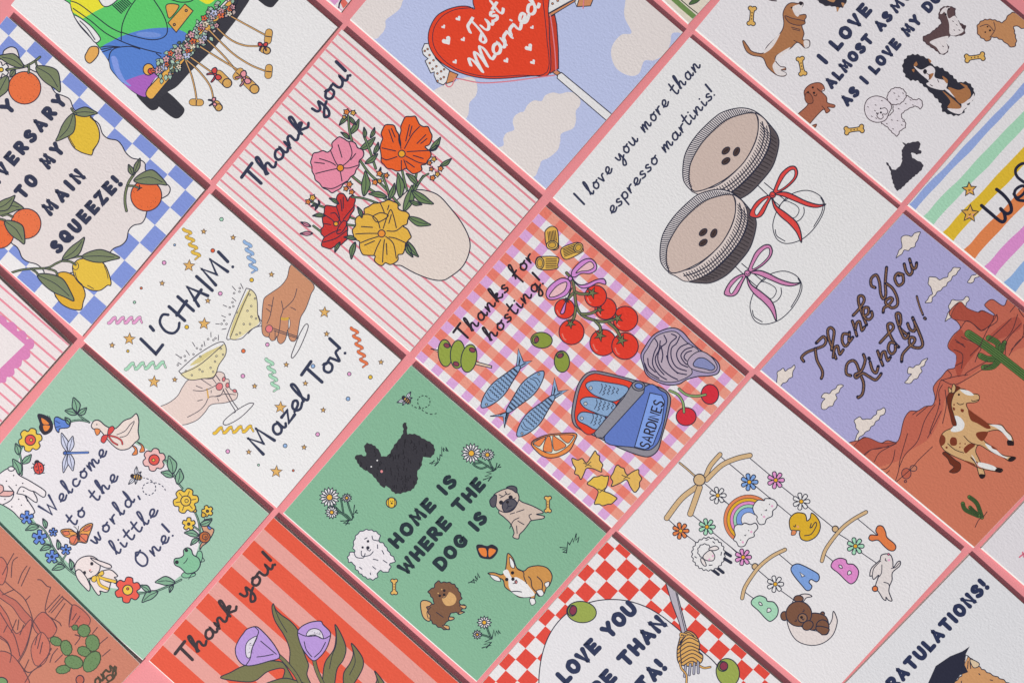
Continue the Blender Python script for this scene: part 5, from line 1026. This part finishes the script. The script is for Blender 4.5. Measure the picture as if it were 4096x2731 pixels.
P('block_letter', 14); F('d98ac6', '810,640 825,592 875,568 925,580 940,612 990,620 1028,672 1012,740 970,773 930,750 870,690', 5.5); F(HOLE, '872,622 892,628 898,648 875,642', 4.5); F(HOLE, '945,672 965,670 970,692 942,700', 4.5)
P('block_letter', 14); F('dd7c46', '1110,412 1125,382 1180,384 1166,350 1182,312 1220,314 1245,360 1256,402 1312,450 1327,482 1310,508 1272,504 1230,470 1185,425 1135,430', 5.5)
P('bear', 14); F('ded5d2', '500,918 560,862 620,855 655,874 610,885 580,915', 5); F('ded5d2', '460,1050 480,1150 540,1230 640,1264 740,1248 820,1185 856,1090 850,1035 826,993 815,1060 780,1112 700,1150 560,1110', 5)
BB = '785340'; C(BB, 740, 1012, 16); C(BB, 435, 1030, 30, 36); C(BB, 548, 892, 38, 26); F(BB, '640,1020 710,1010 770,1040 790,1110 785,1165 755,1180 720,1150 700,1135 640,1135'); C(BB, 550, 1013, 103, 100); C(BB, 622, 1105, 45, 36, -30); C(BB, 740, 1115, 52, 55, 0); F(BB, '700,1110 690,1140 725,1170 740,1180 775,1172 790,1130'); C('8f6a52', 580, 1046, 37, 36); C('2a2026', 572, 1040, 12, wd=0); L('575,1050 585,1062 592,1050', 4.5); L('580,995 592,990 590,978', 4.5); L('518,1070 530,1070 528,1058', 4.5)
P('rabbit', 14); F('ddd6d4', '1200,582 1210,545 1250,533 1285,545 1302,590 1306,642 1340,598 1362,595 1357,630 1300,682 1296,742 1276,792 1272,840 1296,905 1270,905 1248,880 1246,905 1222,890 1195,845 1163,795 1190,705 1150,737 1135,710 1118,708 1130,650 1180,600', 5.5); L('1205,590 1150,650 1138,715', 4.5); L('1215,620 1210,690 1180,725', 4.5); L('1230,760 1265,770 1276,792', 5); L('1290,650 1325,640 1355,605', 4.5); C('dd7c46', 1160, 812, 22); C('e6a8c8', 1272, 582, 10, wd=0); C('cf6a8c', 1268, 537, 9, wd=3); L('1245,570 1242,585 1255,590', 4.5)
INK = '2c2f42'
# ---------------------------------------------------------------- graduation card
card('grad', 'white congratulations card with a dog in a dark graduation cap, bottom right corner', Tp=(3877, 2219), L=(3329, 2786), bg='dadbde', opening=.0030)
T(3, 3)
P('lettering'); text(BOLD, 'RATULATIONS!', 1318, 1612, 2060, 800, 82, 36, '2b3454', gap=.52, jitter=.02)
P('dog_print', 4); F('cc9868', rough('1870,1412 1900,1350 1960,1402 2000,1440 2080,1490 2200,1550 2260,1600 2260,1700 1700,1700 1800,1560 1860,1490', 5, 18), 5)
for s in ('1905,1390 1900,1450', '1920,1400 1925,1450', '1945,1410 1950,1440', '1990,1490 2000,1500', '2080,1540 2100,1545', '1850,1550 1852,1570'): L(s, 5)
P('graduation_cap', 8); F('2a2c3e', '1917,1273 1885,1335 1872,1412 1905,1478 1840,1502 1770,1600 1560,1620 1645,1430 1760,1352 1860,1312', 0, 0); F('e4dfdc', '1885,1340 1905,1352 1880,1405', 4, 0); F('d9c3a2', '1920,1375 1990,1405 1985,1435 1945,1440', 4.5)
# ---------------------------------------------------------------- dog lovers card
card('dogs', 'white card with bold words I LOVE and many dogs, a dachshund bleeding over its edge', L=(2781, 120), B=(3607, 811), bg='e2dfe4', opening=.0029)
T(3, 0)
P('lettering')
kw = dict(col='343a56', gap=.52, jitter=.02)
text(BOLD, 'I LOVE', 770, 502, 1122, 92, 80, 35, **kw); text(BOLD, 'YOU', 1215, -8, 1400, -230, 80, 33, **kw)
text(BOLD, 'ALMOST AS', 815, 702, 1295, 142, 66, 31, **kw); text(BOLD, 'MUCH', 1335, 98, 1600, -200, 64, 29, **kw); text(BOLD, 'AS I LOVE MY DO', 942, 842, 1680, -8, 66, 31, **kw)
for a in ((174, 130, 138, 95), (572, 532, 138, 80), (1958, 461, 146, -8), (993, 1039, 142, -8)): P('dog_biscuit'); bone(*a)
DK = '4a3a44'
P('hound_print'); F('ab7650', '102,340 112,330 145,375 180,415 265,428 300,370 400,270 430,200 424,110 450,50 490,25 545,30 560,18 583,25 582,48 560,80 545,122 600,118 610,140 598,160 600,190 575,210 592,270 582,320 632,325 636,370 600,386 540,342 480,392 380,440 362,482 400,532 440,540 444,562 405,562 450,590 430,612 370,600 300,540 262,465 180,445 130,410', 5, oc=DK)
for s in ('500,60 560,35 582,40 550,130 520,120', '400,270 300,375 270,430 340,380', '480,380 380,440 375,475 450,420', '375,475 360,490 400,535 440,545 405,562 450,590 425,608 370,595 340,530', '590,330 630,330 632,372 600,384'): F('e0dad9', s, 0)
C('2a262e', 567, 32, 14, wd=0); C('3a2a2a', 492, 64, 8, wd=0); F('9c6844', '440,130 500,150 590,170 595,195 540,205 470,180', 4.5, oc=DK); L('500,235 560,250', 4, DK); L('490,220 560,238', 4, DK); L('510,325 580,362', 4, DK)
P('dachshund_print'); F('a96850', '520,950 620,842 602,790 594,730 635,682 700,663 742,680 756,722 722,732 700,712 770,775 778,822 836,842 830,862 780,860 800,885 770,906 742,880 640,990 640,1010 690,995 680,1022 640,1024 600,1040', 5, oc='5a3a38'); F('9c5e48', '640,752 610,745 598,790 620,828 660,825 662,790', 4.5, oc='5a3a38')
C('2a2226', 662, 702, 9, wd=0); C('2a2226', 625, 740, 9, wd=0); C('2a2226', 672, 745, 10, wd=0); L('670,762 685,770 695,755', 4, '3a2626'); L('735,850 760,875', 4, '5a3a38')
P('spaniel_print'); F('5f4a4c', rough('1670,140 1688,72 1740,55 1798,70 1800,120 1832,180 1888,215 1875,235 1872,275 1800,290 1762,285 1722,340 1748,375 1735,420 1695,437 1640,400 1560,340 1545,300 1600,270 1690,190', 3, 14), 5, 1, DK); F('e0dadb', '1700,80 1760,60 1735,90 1750,150 1800,130 1840,200 1868,252 1800,287 1758,272 1752,190 1725,110', 0); F('e0dadb', '1600,335 1740,290 1730,340 1742,380 1735,415 1690,432 1650,380', 0); F('e0dadb', '1680,110 1700,75 1730,62 1700,110', 0)
C('2a262e', 1750, 75, 9, wd=0); C('2a262e', 1725, 118, 9, wd=0); C('4a3a40', 1868, 218, 16, wd=0)
for x, y in ((1780, 170), (1810, 200), (1790, 240), (1830, 240), (1700, 370)): L([(x, y), (x+8, y+6)], 4, DK)
P('poodle_print'); F('c08a5e', rough('1975,240 1990,190 2040,160 2120,163 2182,180 2250,108 2352,120 2420,200 2352,232 2272,212 2290,330 2260,382 2172,322 2100,300 2062,332 1995,290', 4, 16), 5, 1, DK); L('2110,180 2120,240 2080,300', 4, DK); L('2000,215 2060,200 2110,250', 4, DK); C('2a2226', 2060, 216, 7, wd=0); C('2a2226', 2042, 260, 7, wd=0); C('2a2226', 2080, 246, 9, wd=0)
P('mountain_dog_print'); F('30303c', rough('1380,520 1420,450 1490,438 1580,470 1622,522 1700,550 1780,610 1832,660 1900,658 1950,720 1950,790 1900,850 1860,912 1790,926 1700,892 1690,840 1650,790 1560,700 1500,650 1430,640 1390,582', 6, 18), 0)
for s in ('1470,530 1530,560 1600,528 1640,560 1640,622 1732,650 1732,700 1700,722 1610,702 1570,672 1590,650 1520,590', '1710,710 1740,715 1895,835 1870,880 1845,912 1790,905 1740,870 1840,870 1845,820 1780,770', '1950,750 1945,800 1890,835 1870,815 1920,790'): F('e2dcde', s, 0)
for s in ('1745,700 1830,722 1900,700 1925,770 1850,832 1790,770', '1700,730 1780,792 1842,850 1830,872 1742,862 1762,810', '1470,520 1490,495 1500,520 1480,535', '1455,560 1475,555 1470,580', '1700,610 1740,640 1735,670 1710,640', '1840,665 1900,690 1880,700', '1590,600 1630,590 1600,640', '1585,470 1610,490 1600,505'): F('a9744c', s, 0)
C('2a2630', 1560, 575, 16, 20, wd=0); L('1575,590 1600,610 1590,640', 4, DK); L('1660,640 1670,660', 4, DK); L('1600,680 1620,690', 4, DK)
P('bichon_print'); F('dfd9de', rough('1210,975 1300,900 1310,830 1410,770 1470,800 1520,795 1540,835 1525,872 1480,852 1400,890 1370,930 1402,980 1400,1022 1360,1050 1332,1090 1260,1020', 3, 14), 4.5, 1, DK); F('dfd9de', rough('1258,770 1285,722 1335,702 1390,722 1410,772 1365,828 1305,838 1265,810', 3, 14), 4.5, 1, DK); F('dfd9de', '1075,870 1098,800 1165,770 1240,790 1292,850 1270,910 1240,965 1165,980 1100,945', 4.5, oc=DK)
C('2a2630', 1205, 870, 7, wd=0); C('2a2630', 1175, 908, 7, wd=0); C('2a2630', 1207, 902, 9, wd=0); L('1190,905 1175,930 1200,955 1225,940 1220,915 1250,915 1262,890 1240,865 1215,870', 4, DK)
for x, y in ((1100, 855), (1160, 840), (1210, 805), (1155, 885), (1130, 930), (1165, 945), (1310, 745), (1345, 770), (1380, 745), (1330, 795), (1345, 870), (1400, 830), (1440, 800), (1290, 960), (1335, 965), (1380, 970), (1300, 1030), (1460, 840), (1250, 990), (1370, 1000)): L([(x, y), (x+9, y+5)], 4, DK)
P('terrier_print'); F('3f3c47', rough('1245,1300 1265,1308 1310,1360 1370,1310 1375,1205 1395,1170 1378,1138 1400,1150 1430,1145 1510,1133 1522,1170 1510,1195 1535,1215 1520,1232 1488,1236 1455,1220 1460,1262 1540,1310 1532,1360 1450,1432 1345,1525 1310,1480 1290,1410 1280,1360', 3, 14), 0)
P('spitz_print'); F('35333f', rough('690,-40 740,40 850,60 850,98 870,68 912,55 920,-40', 4, 16), 0); F('b98a62', '770,-10 840,-10 830,20 790,10', 0); F('b98a62', '850,62 872,66 860,98', 0); F('b98a62', '890,25 915,30 905,58', 0)
P('paw_print'); L('300,-5 330,5 370,10', 7, DK)
# ---------------------------------------------------------------- rainbow stripe card
card('strip', 'white card with wavy rainbow stripes, smiling stars and a black word beginning Wel', L=(3632, 821), bg='e2e0e4', th=.015, W=.1645, H=.127)
T(3, 1)
for c, a, b in (('93a8da', (1425, 345), (1482, 372)), ('a4d4b6', (1540, 440), (1622, 495)), ('dbb836', (1700, 563), (1782, 622)), ('dd8450', (1880, 692), (1957, 760)), ('d98fca', (2040, 830), (2122, 890)), ('8fb0dc', (2205, 950), (2290, 1015)), ('a4d4b6', (2370, 1075), (2450, 1140))):
    a = (a[0]-40, a[1]+42); b = (b[0]-40, b[1]+42); e = []; f = []
    for k in range(14):
        q = k/13*1500; e.append((a[0]+q*.69+4*math.sin(k*1.9), a[1]-q*.725+4*math.cos(k*1.3))); f.append((b[0]+q*.69+4*math.sin(k*1.1+1), b[1]-q*.725+4*math.cos(k*2.1)))
    F(c, e+f[::-1], 0, 1); CUR['z'] -= STEP
up()
P('lettering'); L('2012,347 2080,405 2165,474 2200,462 2192,405 2165,372', 28, '24263a', z=1); L('2168,380 2215,412 2250,390 2240,330 2190,265 2133,218', 28, '24263a', z=1); L('2270,255 2300,285 2350,250 2365,205 2335,190 2290,215 2275,255 2300,300 2360,310', 24, '24263a'); L('2390,10 2330,15 2285,60 2300,120 2380,180', 24, '24263a')
for x, y, r, o in ((1915, 218, 60, 0), (1918, 412, 72, 8)):
    P('smiling_star', 8); star('dba84c', x, y, r, -22+o, 6, .46, INK); L([(x-8, y+4), (x, y+10), (x+6, y)], 4); C('e09a8c', x+24, y+6, 7, wd=0); C('e09a8c', x-6, y+26, 7, wd=0)
# ---------------------------------------------------------------- scalloped card
card('scallop', 'pink striped card with a magenta scalloped frame at the left edge', R=(280, 1379), bg='e2d8d8', th=-.04, spine=.0034, opening=.0050)
T(0, 2)
for k in range(16):
    off = k
    x0, y0 = 555-off*54, 165+off*61
    rib([(x0, y0), (x0-1100, y0-945)], 17, 'de8a9a')
up()
P('scalloped_frame')
F('d07fb0', '-400,-300 0,-80 45,-50 60,-20 105,-20 135,20 140,50 190,50 215,90 212,115 255,112 275,150 262,190 238,205 242,250 215,280 180,285 170,325 140,350 115,352 115,395 80,420 55,420 45,460 0,470 -60,520 -400,800', 0)
F('e0d9d9', '-400,-260 0,-10 198,160 0,352 -300,640', 0, 0)
# ---------------------------------------------------------------- slivers along the frame
card('top_gingham', 'corner of a red and pink check card peeking in at the top edge', B=(1363, 50), bg='e4dade', th=.02)
T(1, 0); P('check')
for c, s in (('d96a5e', '770,10 800,-20 840,30 800,72'), ('d99ac8', '690,0 735,-40 765,10 730,45'), ('d99ac8', '760,60 790,80 782,100 745,60')): F(c, s, 0, 0)
P('drawn_line', 4); L('790,-10 770,30 765,65', 8)
card('top_stem', 'cream card corner with a thick green plant stem at the top edge', B=(2753, 97), bg='ddd5c4', th=-.04)
T(2, 0); P('stem'); L('1440,-60 1560,50 1700,170', 42, '6d8c50'); L('1490,-60 1600,40 1700,120', 5, '2c3a2c'); P('leaf'); F('4f6b42', '1620,38 1660,-10 1720,-20 1680,25', 4)
card('side_pink', 'blank looking white card corner with one small pink mark at the right edge', L=(3925, 2194), bg='dbd8dc', th=.0)
T(3, 3); P('pink_mark'); L('2315,560 2352,530', 8, 'd97088'); L('2340,520 2352,560', 8, 'd97088')
flush()
